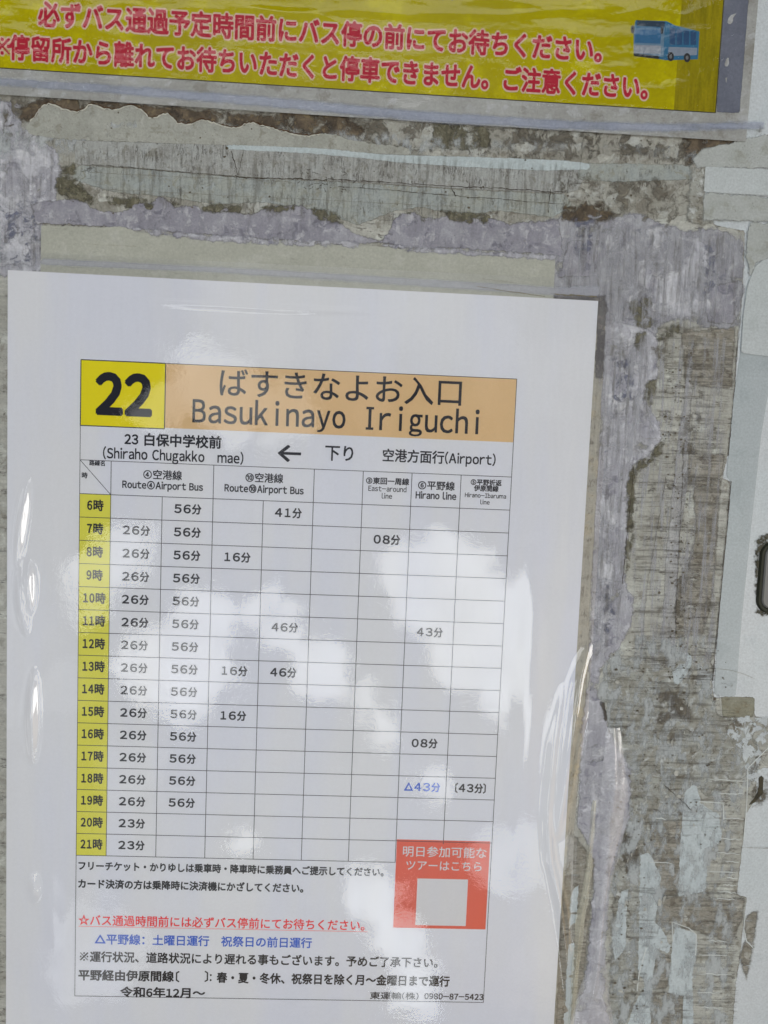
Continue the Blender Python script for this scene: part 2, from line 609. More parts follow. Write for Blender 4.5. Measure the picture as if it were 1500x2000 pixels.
M_LAVL = residue('pale_lavender_smears', (186, 187, 199), (168, 169, 184), (198, 198, 206), (142, 141, 160), seed=8, scale=.6, amp=2.0, es=1.2, soft=1.6, streak=(5, .5), streak_amt=.10,
                 speck=0, bump=.15, fade=(.55, .40, .62), k=.86, des=.5)
M_BLUE = residue('blue_smears', (112, 118, 148), (100, 106, 140), seed=9, scale=.9, amp=2.5, es=1.5, soft=1.6, speck=.2, bump=.15, fade=(2.2, .46, .62), k=.82, des=.35, opacity=.7)
M_BROWN = residue('brown_dirt', (112, 92, 66), (82, 66, 48), (134, 112, 72), (58, 48, 38), seed=31, scale=1.3, amp=2.2, es=1.2, soft=1.2, streak=(2, 1), streak_amt=.2, speck=.6, bump=.6, fade=(1.1, .36, .52), k=.80, des=.35)
M_BROWN2 = residue('faint_brown_dirt', (112, 92, 66), (82, 66, 48), (134, 112, 72), (58, 48, 38), seed=32, opacity=.5, scale=1.3, amp=2.2, es=1.2, soft=1.2, streak=(2, 1), streak_amt=.2, speck=.6, bump=.6, fade=(1.1, .36, .52), k=.80, des=.35)
M_DIRT = residue('grey_dirt', (112, 107, 96), (98, 92, 80), (128, 122, 108), seed=41, scale=1.0, amp=3, es=.9, soft=2.2, streak=(1, 3), streak_amt=.2, speck=.7, bump=.4, fade=(1.1, .47, .63), k=.84)
M_GREEN = residue('mossy_dirt', (118, 112, 78), (98, 92, 62), (136, 128, 96), (80, 72, 50), seed=45, scale=1.6, amp=1.6, es=1.8, soft=.9, streak=(7, .6), streak_amt=.3, speck=.7, bump=.6, fade=(1.4, .38, .55), k=.80, des=.45)
M_MARG = residue('cloudy_film_margin', (168, 169, 166), (156, 156, 152), (178, 180, 182), (140, 138, 130), seed=51, scale=.45, amp=.3, es=1.2, soft=.3, streak=(.4, 3), streak_amt=.06, speck=.25, bump=.15, rough=.35, k=.80)
M_BLIGHT = residue('painted_bluish_sheen', (160, 170, 196), (172, 180, 203), (150, 160, 186), seed=53, scale=.5, amp=.6, es=1.0, soft=1.2, streak=(.3, 5), streak_amt=.08, speck=0, bump=.1, opacity=.75, rough=.3, k=.80, des=.2)
M_SCRAP = residue('pale_torn_paper', (160, 161, 152), (151, 152, 143), (166, 167, 159), (140, 139, 126), seed=61, scale=.9, amp=.45, es=3.5, soft=.12, streak=(4, .8), streak_amt=.05, speck=.28, rim=None, rim_w=.5, bump=.4,
                  crack=(1.6, 2.2), crack_amt=.35, crack_mask=(.55, .68), k=.84)
M_TAPE = residue('crazed_tape', (160, 163, 161), (152, 153, 149), (142, 142, 134), (168, 172, 171), seed=71, scale=.8, amp=.25, es=3, soft=.12, streak=(9, .35), streak_amt=.10, speck=.4, crack=(7.5, 1.1), crack_amt=.7, crack_mask=(.46, .60), bump=.5, k=.84)
M_TAPE2 = residue('crazed_tape_low', (158, 162, 154), (153, 160, 158), (146, 147, 134), (162, 170, 170), seed=77, scale=.7, amp=.6, es=2.6, soft=.2, streak=(8, .4), streak_amt=.08, speck=.35, crack=(6.5, .9), crack_amt=.55, crack_mask=(.50, .64), bump=.4, k=.82)
M_LIGHT = residue('clean_tape_edge', (178, 190, 193), (172, 184, 187), (184, 194, 196), seed=81, scale=.8, amp=.35, es=2.4, soft=.12, streak=(6, .5), streak_amt=.05, speck=.06, bump=.2, k=.84)
M_CLEAN = residue('bare_panel_window', (169, 179, 183), (174, 183, 186), (160, 170, 174), seed=83, scale=.5, amp=.8, es=3.2, soft=.12, streak=(2, .4), streak_amt=.03, speck=.07, rim=(186, 192, 194), rim_w=.5, bump=.25, k=.89, des=.2)
M_MOTTLE = residue('mottled_flakes', (150, 152, 146), (132, 130, 120), (170, 173, 172), (104, 98, 86), seed=91, scale=.9, amp=2.0, es=1.6, soft=1.2, streak=(1.5, 2.5), streak_amt=.15, speck=.6, crack=(1.2, 1.4), crack_amt=.5, crack_mask=(.45, .58), bump=.35, k=.90)
M_COMB = residue('white_paint_comb', (182, 188, 190), (172, 178, 182), seed=93, scale=1.2, amp=1.2, es=2.2, soft=.12, streak=(9, .6), streak_amt=.05, speck=.05, bump=.4, fade=(3.0, .46, .50), k=.88)
M_CRACK = plain('crack_shadow_dirt', (56, 50, 44), .9, .1, .25, 3)
M_HAIRL = plain('grey_crack_dirt', (98, 93, 84), .9, .1, .25, 3)
M_SCR = plain('white_scratch', (170, 174, 172), .6, .2, .06, 3)
M_EDGE = plain('pale_paper_edge', (160, 160, 150), .7, .2, .06, 3)

# --- the broad field of old adhesive
patch(B, 'adhesive_residue', [(-40, 170), (700, 230), (1250, 262), (1372, 258), (1385, 330), (1372, 400), (1395, 440), (1455, 452), (1450, 560), (1442, 640), (1435, 760), (1424, 880),
      (1410, 934), (1427, 940), (1424, 990), (1418, 1080), (1408, 1170), (1398, 1260), (1391, 1330), (1393, 1362), (1472, 1362), (1474, 1400), (1500, 1402), (1540, 1400), (1530, 1500),
      (1478, 1500), (1476, 1560), (1456, 1590), (1450, 1650), (1444, 1700), (1439, 1748), (1458, 1752), (1452, 1800), (1446, 1860), (1436, 1930), (1428, 2060), (-60, 2060)], .06, M_TAN, cell=2.6, seed=3)
patch(B, 'adhesive_residue', [(-40, 180), (700, 235), (1250, 265), (1380, 262), (1350, 420), (1150, 440), (600, 425), (-40, 420)], .10, M_TANH, cell=2.6, seed=4)
# brown vertical strips on the right
patch(B, 'adhesive_residue', [(1352, 930), (1408, 938), (1400, 1040), (1392, 1160), (1376, 1230), (1368, 1180), (1345, 1190), (1338, 1130), (1360, 1040)], .12, M_BRTAN, seed=5, label='brown finely cracked strip of residue')
patch(B, 'adhesive_residue', [(1330, 640), (1436, 640), (1428, 760), (1340, 750)], .11, M_BRTAN, seed=6, pad=3)
patch(B, 'adhesive_residue', [(1335, 880), (1414, 890), (1410, 934), (1335, 940)], .12, M_BRTAN, seed=7, pad=3)
patch(B, 'adhesive_residue', [(1362, 1150), (1382, 1150), (1372, 1240), (1318, 1248), (1325, 1130)], .12, M_BRTAN, seed=8, pad=3)
patch(B, 'adhesive_residue', [(1288, 1756), (1330, 1748), (1398, 1756), (1455, 1756), (1450, 1790), (1425, 1850), (1400, 1832), (1360, 1818), (1318, 1806), (1300, 1812), (1280, 1800)], .13, M_BRTAN, seed=9)
patch(B, 'adhesive_residue', [(1270, 1600), (1333, 1590), (1325, 1748), (1290, 1750), (1272, 1690)], .13, M_BRTAN, seed=10)
patch(B, 'adhesive_residue', [(1408, 1360), (1474, 1362), (1472, 1400), (1412, 1402)], .13, residue('yellowish_residue', (142, 141, 124), (132, 129, 110), (122, 112, 88), seed=33, scale=.9, amp=.35, soft=.15, streak=(.5, 9), streak_amt=.1, speck=.4, bump=.4, rim=(98, 90, 72)), seed=11)
patch(B, 'adhesive_residue', [(1275, 1938), (1330, 1940), (1338, 1955), (1330, 2010), (1272, 2010)], .14, M_BRTAN, seed=12)
patch(B, 'adhesive_residue', [(1280, 1855), (1308, 1868), (1305, 1925), (1292, 1932), (1275, 1930)], .14, M_BRTAN, seed=13)
patch(B, 'adhesive_residue', [(1460, 1788), (1479, 1778), (1474, 1820), (1471, 1850), (1458, 1835), (1454, 1810)], .14, M_BRTAN, seed=14, pad=2, cell=1.2)
patch(B, 'adhesive_residue', [(1446, 1862), (1455, 1836), (1470, 1850), (1465, 1880), (1458, 1915), (1450, 1890)], .14, M_BRTAN, seed=15, pad=2, cell=1.2)
# speckled light strip down the right column
patch(B, 'adhesive_residue', [(1338, 760), (1358, 640), (1340, 960), (1325, 1060), (1316, 1290), (1290, 1290), (1300, 1100), (1316, 930)], .14,
      residue('speckled_pale_strip', (166, 166, 166), (154, 153, 150), (175, 176, 178), seed=36, scale=.7, amp=.8, soft=.5, streak=(2, 3), streak_amt=.08, speck=.95, crack=(1.2, 5), crack_amt=.6, crack_mask=(.5, .62), bump=.4), seed=16)
patch(B, 'dirt_or_shadow', [(1345, 660), (1368, 650), (1362, 760), (1352, 960), (1340, 1120), (1326, 1290), (1315, 1290), (1330, 1000), (1338, 800)], .15, M_DIRT, seed=17, pad=2)
patch(B, 'paint_flakes', [(1190, 1290), (1310, 1270), (1388, 1350), (1402, 1400), (1470, 1410), (1480, 1500), (1380, 1560), (1360, 1520), (1330, 1600), (1230, 1610), (1225, 1500), (1170, 1400), (1180, 1320)], .16, M_MOTTLE, seed=18)
patch(B, 'paint_flakes', [(1205, 1600), (1262, 1610), (1262, 1750), (1252, 1850), (1240, 1960), (1210, 2010), (1188, 2010), (1195, 1800)], .16, M_MOTTLE, seed=19)
patch(B, 'paint_flakes', [(1262, 1258), (1345, 1262), (1345, 1400), (1262, 1390)], .17, M_MOTTLE, seed=20)
patch(B, 'adhesive_residue', [(1318, 1274), (1350, 1276), (1350, 1300), (1335, 1325), (1318, 1345), (1312, 1310)], .18, M_CLEAN, seed=21, pad=3)
# windows of bare paint in the lower right
for i, q in enumerate([
    [(1338, 1545), (1358, 1528), (1366, 1552), (1368, 1570), (1404, 1590), (1410, 1640), (1382, 1662), (1378, 1740), (1325, 1750), (1328, 1650)],
    [(1318, 1808), (1358, 1822), (1362, 1850), (1352, 1900), (1354, 2010), (1332, 2010), (1334, 1945), (1305, 1938), (1312, 1850)],
    [(1250, 1668), (1268, 1665), (1290, 1712), (1286, 1752), (1278, 1802), (1292, 1812), (1310, 1850), (1306, 1864), (1282, 1850), (1272, 1930), (1270, 1960), (1272, 2010), (1222, 2010), (1240, 1960), (1262, 1920), (1246, 1900), (1248, 1800)],
    [(1212, 1740), (1226, 1735), (1222, 1850), (1200, 1880), (1196, 1830)],
]):
    patch(B, 'bare_paint', q, .20 + i * .004, M_CLEAN, seed=30 + i, cell=1.6, pad=3)
for q in ([(1425, 1400), (1500, 1400), (1500, 1450), (1470, 1462), (1440, 1430)], [(1445, 1440), (1490, 1440), (1480, 1520), (1462, 1540)], [(1418, 1420), (1470, 1450), (1475, 1480), (1430, 1450)]):
    patch(B, 'paint_flakes', q, .215, M_COMB, seed=40, cell=1.4, pad=3)
patch(B, 'dirt_or_shadow', [(1462, 1470), (1500, 1465), (1500, 1560), (1470, 1575)], .19, M_DIRT, seed=41, pad=3)
patch(B, 'dirt_or_shadow', [(1484, 1512), (1492, 1520), (1490, 1550), (1472, 1568), (1462, 1572), (1478, 1550)], .22, residue('black_mould', (52, 48, 36), (70, 64, 44), seed=44, scale=2, amp=.7, soft=.3, speck=.5, bump=.6), seed=42, pad=2, cell=1.2)
patch(B, 'dirt_or_shadow', [(1220, 1600), (1245, 1640), (1250, 1700), (1228, 1720), (1210, 1660)], .22, M_BROWN2, seed=43, pad=3)
patch(B, 'dirt_or_shadow', [(1285, 1350), (1312, 1345), (1350, 1385), (1350, 1410), (1300, 1400), (1290, 1430)], .22, M_BROWN2, seed=44, pad=3)
patch(B, 'dirt_or_shadow', [(1165, 1370), (1180, 1370), (1186, 1405), (1172, 1420), (1162, 1400)], .45, residue('black_mould_spot', (50, 47, 44), (76, 70, 64), seed=47, scale=2, amp=1.0, es=2.5, soft=.3, speck=.5, bump=.6), seed=45, pad=2, cell=1.2)
M_WASH = residue('pale_paint_wash', (166, 172, 175), (174, 179, 181), (156, 162, 164), seed=201, scale=.6, amp=3, es=.9, soft=2.5, streak=(5, .4), streak_amt=.06, speck=.05, bump=.12, k=.90, des=.2, opacity=.75, fade=(1.0, .44, .64), fs=(1.8, .8))
M_WASHV = residue('vertical_pale_smears', (172, 174, 182), (164, 165, 175), seed=203, scale=.7, amp=2, es=1, soft=2.5, streak=(8, .3), streak_amt=.08, speck=0, bump=.12, k=.90, des=.4, opacity=.5, fade=(1.0, .44, .64), fs=(4.0, .28))
M_SOOTH = residue('horizontal_soot', (92, 86, 76), (78, 72, 62), seed=205, scale=1.2, amp=2, es=1, soft=2, streak=(.4, 7), streak_amt=.2, speck=.5, bump=.3, k=.97, opacity=.36, fade=(1.0, .48, .66), fs=(.45, 6.5))
M_SOOTV = residue('vertical_soot', (104, 99, 90), (88, 83, 74), seed=207, scale=1.2, amp=2, es=1, soft=2, streak=(7, .4), streak_amt=.2, speck=.5, bump=.3, k=.97, opacity=.30, fade=(1.0, .46, .68), fs=(5, .5))
patch(B, 'paint_wash', [(1170, 1240), (1400, 1240), (1395, 1400), (1480, 1500), (1400, 1640), (1200, 1640), (1160, 1400)], .196, M_WASH, seed=201, cell=3)
patch(B, 'paint_wash', [(1195, 1560), (1440, 1560), (1420, 2020), (1190, 2020)], .240, M_WASH, seed=202, cell=3)
patch(B, 'soot_smear', [(1240, 640), (1440, 640), (1410, 930), (1425, 940), (1395, 1340), (1240, 1340), (1240, 900)], .190, M_SOOTH, seed=203, cell=3)
patch(B, 'soot_smear', [(1180, 1280), (1400, 1280), (1440, 1400), (1440, 2020), (1190, 2020)], .198, M_SOOTH, seed=204, cell=3)
patch(B, 'paint_wash', [(1230, 660), (1420, 660), (1390, 1300), (1240, 1300)], .194, M_WASHV, seed=205, cell=3)
# white scratches over the right column
sc_ = []
rnd = random.Random(5)
for a, b, v in [(1402, 1452, 1548), (1412, 1452, 1597), (1405, 1448, 1637), (1400, 1445, 1665), (1415, 1443, 1681), (1380, 1440, 1702), (1418, 1440, 1713), (1412, 1438, 1727), (1402, 1438, 1741), (1392, 1436, 1754),
                (1380, 1420, 1836), (1365, 1420, 1864), (1360, 1428, 1901), (1360, 1406, 1937), (1370, 1412, 1966), (1385, 1460, 1522), (1268, 1312, 1683), (1280, 1300, 1597)]:
    pts = [(a + (b - a) * t, v + rnd.uniform(-1.2, 1.2) + 2.5 * t) for t in np.linspace(0, 1, 8)]
    sc_.append(ribbon([P(*p) for p in pts], [.12 + .35 * math.sin(math.pi * t) ** .5 for t in np.linspace(0.02, .98, 8)], .30))
for pts in ([(1500, 1460), (1460, 1500), (1458, 1570), (1452, 1640)], [(1365, 1565), (1412, 1568), (1413, 1600)], [(1455, 1785), (1452, 1815), (1458, 1838), (1470, 1850)], [(1262, 1850), (1248, 1900), (1244, 1935)], [(1314, 1840), (1312, 1800), (1345, 1812), (1360, 1825), (1358, 1865)]):
    sc_.append(ribbon([P(*p) for p in pts], .5, .31))
V, F = join(sc_)
B.add('scratch', V, F, M_SCR).__setitem__('kind', 'stuff')

# --- left margin and band above the timetable
patch(B, 'paper_remains', [(-20, 190), (40, 205), (45, 270), (110, 290), (120, 345), (105, 400), (82, 440), (82, 530), (-20, 540)], .16, M_LAV, seed=50)
patch(B, 'paper_remains', [(-20, 215), (60, 240), (100, 300), (118, 350), (70, 400), (70, 520), (-20, 520)], .20, M_LAVL, seed=51)
patch(B, 'paper_remains', [(0, 400), (70, 395), (80, 500), (20, 520)], .22, M_BLUE, seed=52)
# dirt band under the yellow notice
patch(B, 'dirt_or_shadow', [(-20, 195), (300, 205), (700, 225), (1100, 262), (1480, 250), (1480, 292), (1330, 330), (1280, 300), (1100, 312), (760, 300), (500, 275), (200, 240), (-20, 290)], .24, M_DIRT, seed=53)
patch(B, 'dirt_or_shadow', [(30, 215), (80, 195), (180, 192), (330, 212), (500, 226), (560, 212), (640, 216), (720, 250), (700, 268), (580, 262), (470, 250), (340, 235), (240, 222), (120, 215), (60, 236), (40, 240)], .27, M_BROWN, seed=54)
patch(B, 'dirt_or_shadow', [(980, 232), (1060, 245), (1100, 262), (1240, 262), (1320, 290), (1345, 300), (1345, 320), (1200, 285), (1030, 275)], .27, M_DIRT, seed=55)
patch(B, 'dirt_or_shadow', [(1330, 270), (1400, 252), (1465, 262), (1420, 285), (1370, 292), (1360, 318), (1345, 318)], .28, M_BROWN, seed=56)
patch(B, 'dirt_or_shadow', [(850, 240), (950, 250), (960, 290), (840, 292)], .28, M_GREEN, seed=57)
# ragged pale sheet
SC = [(48, 250), (60, 238), (72, 222), (84, 207), (96, 203), (108, 206), (122, 212), (138, 217), (152, 220), (166, 213), (174, 206), (184, 204), (196, 210), (214, 214), (232, 214), (246, 207), (258, 207),
      (272, 211), (284, 220), (292, 231), (303, 231), (316, 223), (328, 222), (338, 230), (346, 240), (360, 243), (376, 243), (388, 236), (402, 236), (418, 240), (432, 246), (448, 249), (466, 250), (478, 243), (494, 239), (508, 246), (522, 248),
      (545, 255), (575, 262), (600, 266), (630, 262), (662, 264), (676, 272), (700, 278), (730, 280), (770, 285), (800, 292), (800, 306), (620, 300), (440, 288), (300, 280), (150, 274), (90, 268), (60, 262)]
pl = densify(SC, .5, 1.2, 4)
ob = patch(B, 'paper_scrap', pl, .34, M_SCRAP, mm=True, cell=1.8, pad=2.5, seed=58, label='pale paper scrap with a ragged upper edge')
top = densify(SC[2:47], .25, 1.1, 9)[:-1]
top = [p for p in top if p[1] > P(60, 262)[1] - 18 and p[0] < P(800, 290)[0]][:170]
erng = random.Random(8)
edge = []
for a, b in zip(SC[1:40], SC[2:41]):
    a, b = P(*a), P(*b)
    n_ = max(1, int(math.hypot(b[0] - a[0], b[1] - a[1]) / 1.0))
    for j in range(n_):
        edge.append((a[0] + (b[0] - a[0]) * j / n_ + erng.uniform(-.2, .2), a[1] + (b[1] - a[1]) * j / n_ + erng.uniform(-.45, .35)))
V, F = ribbon([(x, y - .2) for x, y in edge], [erng.uniform(.05, .75) for _ in edge], .56)
B.add('paper_edge', V, F, M_EDGE)
V, F = ribbon([(x, y + .35) for x, y in edge], [erng.uniform(.2, 1.3) for _ in edge], .335)
B.add('scrap_edge_shadow', V, F, plain('painted_scrap_shadow', (62, 48, 36), .9, .1, .4, 4))  # shadow above the scrap's torn edge, painted as a dark ribbon

# crazed tape band
patch(B, 'old_tape', [(146, 275), (440, 284), (760, 302), (1110, 314), (1150, 330), (1128, 372), (1100, 378), (880, 368), (680, 355), (460, 345), (290, 330), (148, 322)], .40, M_TAPE, seed=60, cell=1.8, pad=2)
patch(B, 'old_tape', [(150, 324), (290, 332), (460, 347), (680, 357), (880, 370), (1100, 380), (1120, 400), (1080, 425), (980, 412), (900, 420), (820, 405), (770, 412), (700, 440), (640, 420), (520, 395), (420, 400), (330, 385), (220, 375), (140, 350)], .36, M_TAPE2, seed=61, cell=1.8, pad=2)
patch(B, 'old_tape', [(440, 283), (620, 290), (760, 303), (950, 308), (1100, 314), (1152, 320), (1150, 332), (1070, 334), (1000, 331), (900, 326), (780, 318), (690, 308), (600, 300), (440, 292)], .44, M_LIGHT, seed=62, cell=1.6, pad=2, label='clean pale edge of the old tape band')
patch(B, 'old_tape', [(1125, 372), (1130, 330), (1150, 320), (1330, 322), (1370, 335), (1370, 350), (1200, 356), (1130, 350)], .42, M_TAPE2, seed=63, cell=1.8, pad=2)
patch(B, 'dirt_or_shadow', [(1090, 330), (1180, 355), (1365, 350), (1368, 430), (1290, 440), (1240, 425), (1100, 425), (1095, 390)], .46, M_DIRT, seed=64)
patch(B, 'dirt_or_shadow', [(1105, 385), (1180, 395), (1210, 425), (1160, 432), (1095, 430)], .47, M_BROWN, seed=65, pad=3)
patch(B, 'dirt_or_shadow', [(1155, 295), (1175, 295), (1178, 312), (1160, 314)], .47, M_DIRT, seed=66, pad=2)
patch(B, 'dirt_or_shadow', [(118, 330), (150, 320), (158, 360), (185, 392), (150, 396), (108, 370)], .47, M_GREEN, seed=67, pad=3)
# growth along the upper edge of the lavender band
for i, q in enumerate([[(140, 360), (185, 385), (182, 402), (130, 390)], [(205, 385), (300, 388), (292, 415), (258, 412), (240, 402), (215, 400)], [(340, 392), (352, 400), (345, 408), (335, 402)],
                       [(392, 400), (470, 402), (470, 412), (440, 415), (395, 412)], [(505, 402), (575, 400), (572, 412), (520, 415)], [(600, 400), (660, 420), (672, 436), (625, 432)],
                       [(795, 418), (830, 415), (842, 436), (828, 434), (812, 420)], [(860, 412), (960, 420), (950, 438), (880, 432)]]):
    patch(B, 'dirt_or_shadow', q, .52 + .002 * i, M_GREEN, seed=70 + i, pad=3, cell=1.6)
# lavender band of torn paper
patch(B, 'paper_remains', [(62, 398), (110, 392), (150, 388), (176, 404), (200, 415), (252, 412), (262, 400), (300, 398), (312, 382), (328, 392), (340, 405), (380, 402), (400, 412), (440, 408), (470, 416), (490, 420), (515, 408), (560, 402), (590, 402),
      (612, 412), (640, 428), (668, 436), (690, 458), (740, 470), (760, 458), (768, 430), (786, 418), (806, 414), (826, 426), (850, 428), (880, 422), (910, 428), (960, 424), (990, 440), (1040, 432), (1090, 430), (1100, 500), (1000, 494), (900, 486), (820, 486), (740, 474), (690, 478), (560, 470), (430, 462), (310, 452), (250, 446), (140, 440), (70, 436)],
      .50, M_LAVB, seed=80, cell=1.8, pad=3, label='violet-grey band of torn paper above the old sheet')
# lavender field on the right
patch(B, 'paper_remains', [(1060, 434), (1110, 420), (1200, 424), (1240, 418), (1290, 436), (1345, 452), (1395, 446), (1452, 470), (1450, 560), (1440, 640), (1370, 638), (1335, 622), (1292, 632), (1280, 660), (1250, 668), (1172, 650), (1168, 592), (1085, 590)],
      .46, M_LAVU, seed=81, cell=1.8, pad=4, label='darkened lavender torn paper field above the right corner of the timetable')
patch(B, 'paper_remains', [(1168, 610), (1240, 625), (1282, 660), (1283, 700), (1284, 745), (1262, 745), (1258, 775), (1290, 835), (1288, 860), (1270, 885), (1240, 903),
      (1228, 930), (1228, 1000), (1224, 1060), (1216, 1110), (1222, 1145), (1236, 1170), (1234, 1210), (1215, 1255), (1185, 1290), (1168, 1310), (1150, 1560), (1150, 1310), (1160, 1000), (1172, 640)],
      .48, M_LAV, seed=86, cell=1.8, pad=4, label='lavender torn paper field right of the timetable')
patch(B, 'paper_remains', [(1200, 430), (1330, 450), (1380, 480), (1390, 620), (1300, 620), (1240, 600), (1190, 560), (1180, 470)], .50, M_LAVL, seed=82)
patch(B, 'paper_remains', [(1180, 620), (1260, 640), (1255, 780), (1280, 850), (1220, 920), (1205, 1000), (1190, 1250), (1160, 1280), (1175, 900)], .50, M_LAVL, seed=83)
patch(B, 'paper_remains', [(1110, 470), (1170, 470), (1160, 540), (1090, 540)], .52, M_LAVB, seed=84, pad=3)
patch(B, 'paper_remains', [(1375, 560), (1440, 550), (1435, 635), (1380, 630)], .51, M_LAVB, seed=85, pad=3)
for i, q in enumerate([[(1120, 430), (1160, 430), (1150, 500), (1130, 520)], [(1375, 480), (1400, 480), (1395, 580), (1370, 600)], [(1195, 700), (1235, 690), (1240, 780), (1200, 780)], [(1178, 1130), (1195, 1130), (1200, 1230), (1178, 1240)]]):
    patch(B, 'blue_smear', q, .54 + .002 * i, M_BLUE, seed=90 + i, pad=4)
for i, q in enumerate([[(1225, 590), (1270, 580), (1272, 640), (1245, 640)], [(1242, 650), (1260, 650), (1254, 690), (1240, 680)], [(1285, 640), (1330, 630), (1320, 660), (1285, 665)], [(1262, 750), (1282, 740), (1272, 790), (1258, 780)], [(1245, 905), (1285, 868), (1300, 860), (1290, 890), (1235, 930)],
                       [(1226, 920), (1240, 910), (1236, 1060), (1224, 1120), (1222, 1060)], [(1260, 660), (1300, 665), (1300, 700), (1268, 690)]]):
    patch(B, 'dirt_or_shadow', q, .56 + .002 * i, M_GREEN if i != 6 else M_DIRT, seed=95 + i, pad=3, cell=1.6)
patch(B, 'paint_wash', [(1090, 440), (1450, 460), (1440, 640), (1290, 640), (1180, 640), (1090, 560)], .585, M_WASHV, seed=206, cell=3)
patch(B, 'soot_smear', [(1100, 440), (1450, 460), (1440, 640), (1290, 640), (1180, 640), (1100, 560)], .590, M_SOOTV, seed=207, cell=3)
patch(B, 'paint_wash', [(1172, 640), (1270, 660), (1270, 880), (1225, 930), (1215, 1250), (1160, 1290)], .586, M_WASHV, seed=208, cell=3)
patch(B, 'soot_smear', [(1175, 640), (1270, 660), (1270, 880), (1225, 930), (1215, 1250), (1160, 1290)], .591, M_SOOTV, seed=209, cell=3)
patch(B, 'soot_smear', [(150, 285), (1100, 320), (1090, 425), (700, 440), (200, 390)], .592, M_SOOTV, seed=210, cell=3)
patch(B, 'paint_wash', [(-20, 210), (60, 230), (1400, 300), (1400, 320), (1100, 290), (-20, 300)], .300, M_WASH, seed=211, cell=3)
patch(B, 'soot_smear', [(-20, 200), (140, 260), (150, 420), (60, 520), (-20, 540)], .232, M_SOOTV, seed=212, cell=3)
patch(B, 'dirt_or_shadow', [(1166, 592), (1184, 598), (1180, 660), (1176, 740), (1162, 740)], .66, residue('painted_sheet_shadow', (84, 82, 82), (70, 68, 70), (100, 96, 92), seed=215, scale=1.2, amp=1.2, es=2, soft=.9, streak=(6, .5), speck=.5, bump=.2, k=1), seed=215, pad=2, cell=1.4)  # contact shadow beside the timetable's right edge, painted as a dark strip
patch(B, 'dirt_or_shadow', [(1084, 574), (1180, 580), (1184, 600), (1084, 596)], .66, bpy.data.materials['painted_sheet_shadow'], seed=216, pad=2, cell=1.4)  # the same painted shadow along the timetable's top corner
# small chips of paint lifting off the right side
chips = []
crng = random.Random(77)
for k_ in range(46):
    u, v = (crng.uniform(1190, 1400), crng.uniform(1260, 1620)) if k_ < 30 else (crng.uniform(1200, 1300), crng.uniform(1620, 1990))
    x, y = P(u, v)
    r_ = crng.uniform(.5, 1.9)
    n_ = crng.randint(5, 8)
    ph = crng.uniform(0, 6.28)
    tilt = crng.uniform(.15, .5)
    ta = crng.uniform(0, 6.28)
    ring = []
    for i in range(n_):
        a_ = ph + i * 6.283 / n_
        q_ = r_ * crng.uniform(.35, 1.3)
        dx_, dy_ = q_ * math.cos(a_) * (.5 + .3 * (k_ % 3)), q_ * math.sin(a_) * (1.6 - .4 * (k_ % 3))
        ring.append((x + dx_, y + dy_, .35 + max(0, (dx_ * math.cos(ta) + dy_ * math.sin(ta))) * tilt))
    chips.append(([(x, y, .34)] + ring, [(0, 1 + i, 1 + (i + 1) % n_) for i in range(n_)]))
V, F = join(chips)
B.add('lifting_chip', V, F, plain('lifting_chip', (142, 142, 136), .7, .2, .25, 6)).__setitem__('kind', 'stuff')
# yellowish strip beside the timetable and lower lavender tongue
patch(B, 'adhesive_residue', [(1160, 600), (1182, 620), (1168, 900), (1150, 1200), (1148, 1300), (1132, 1500), (1108, 1760), (1090, 2010), (1070, 2010), (1095, 1700), (1118, 1350), (1132, 1000)], .58,
      residue('ochre_strip', (150, 146, 134), (144, 141, 131), (134, 129, 116), (154, 145, 124), k=.93, seed=101, scale=.5, amp=.4, soft=.3, streak=(9, .3), streak_amt=.12, speck=.4, crack=(5, .5), crack_amt=.6, crack_mask=(.48, .6), bump=.4), seed=102, pad=2)
patch(B, 'paper_remains', [(1136, 1420), (1150, 1330), (1170, 1370), (1190, 1430), (1232, 1505), (1228, 1590), (1205, 1660), (1190, 1720), (1182, 1840), (1178, 1940), (1195, 2015), (1105, 2015), (1140, 1930), (1152, 1820), (1160, 1720), (1150, 1650), (1128, 1610)], .60, M_LAV, seed=103, cell=1.8, pad=3)
patch(B, 'paper_remains', [(1150, 1440), (1210, 1480), (1222, 1580), (1190, 1660), (1160, 1640), (1150, 1520)], .64, M_LAVL, seed=104, pad=3)
patch(B, 'adhesive_residue', [(1112, 1620), (1160, 1680), (1150, 1800), (1138, 1920), (1105, 2010), (1085, 2010), (1095, 1800)], .66, M_BRTAN, seed=105, pad=2)
patch(B, 'adhesive_residue', [(1118, 1700), (1132, 1690), (1122, 1850), (1112, 2010), (1100, 2010), (1108, 1860)], .68, M_CLEAN, seed=106, pad=2)

# long cracks through the tape band and the right column
ck, hl = [], []


def wander(a, b, n, amp, w, z, store, rnd=random.Random(11)):
    pts = []
    off = 0
    for i in range(n + 1):
        t = i / n
        off = off * .6 + rnd.uniform(-amp, amp)
        pts.append((a[0] + (b[0] - a[0]) * t + rnd.uniform(-1, 1), a[1] + (b[1] - a[1]) * t + off))
    store.append(ribbon([P(*p) for p in pts], [w * rnd.uniform(.3, 1.4) for _ in pts], z))


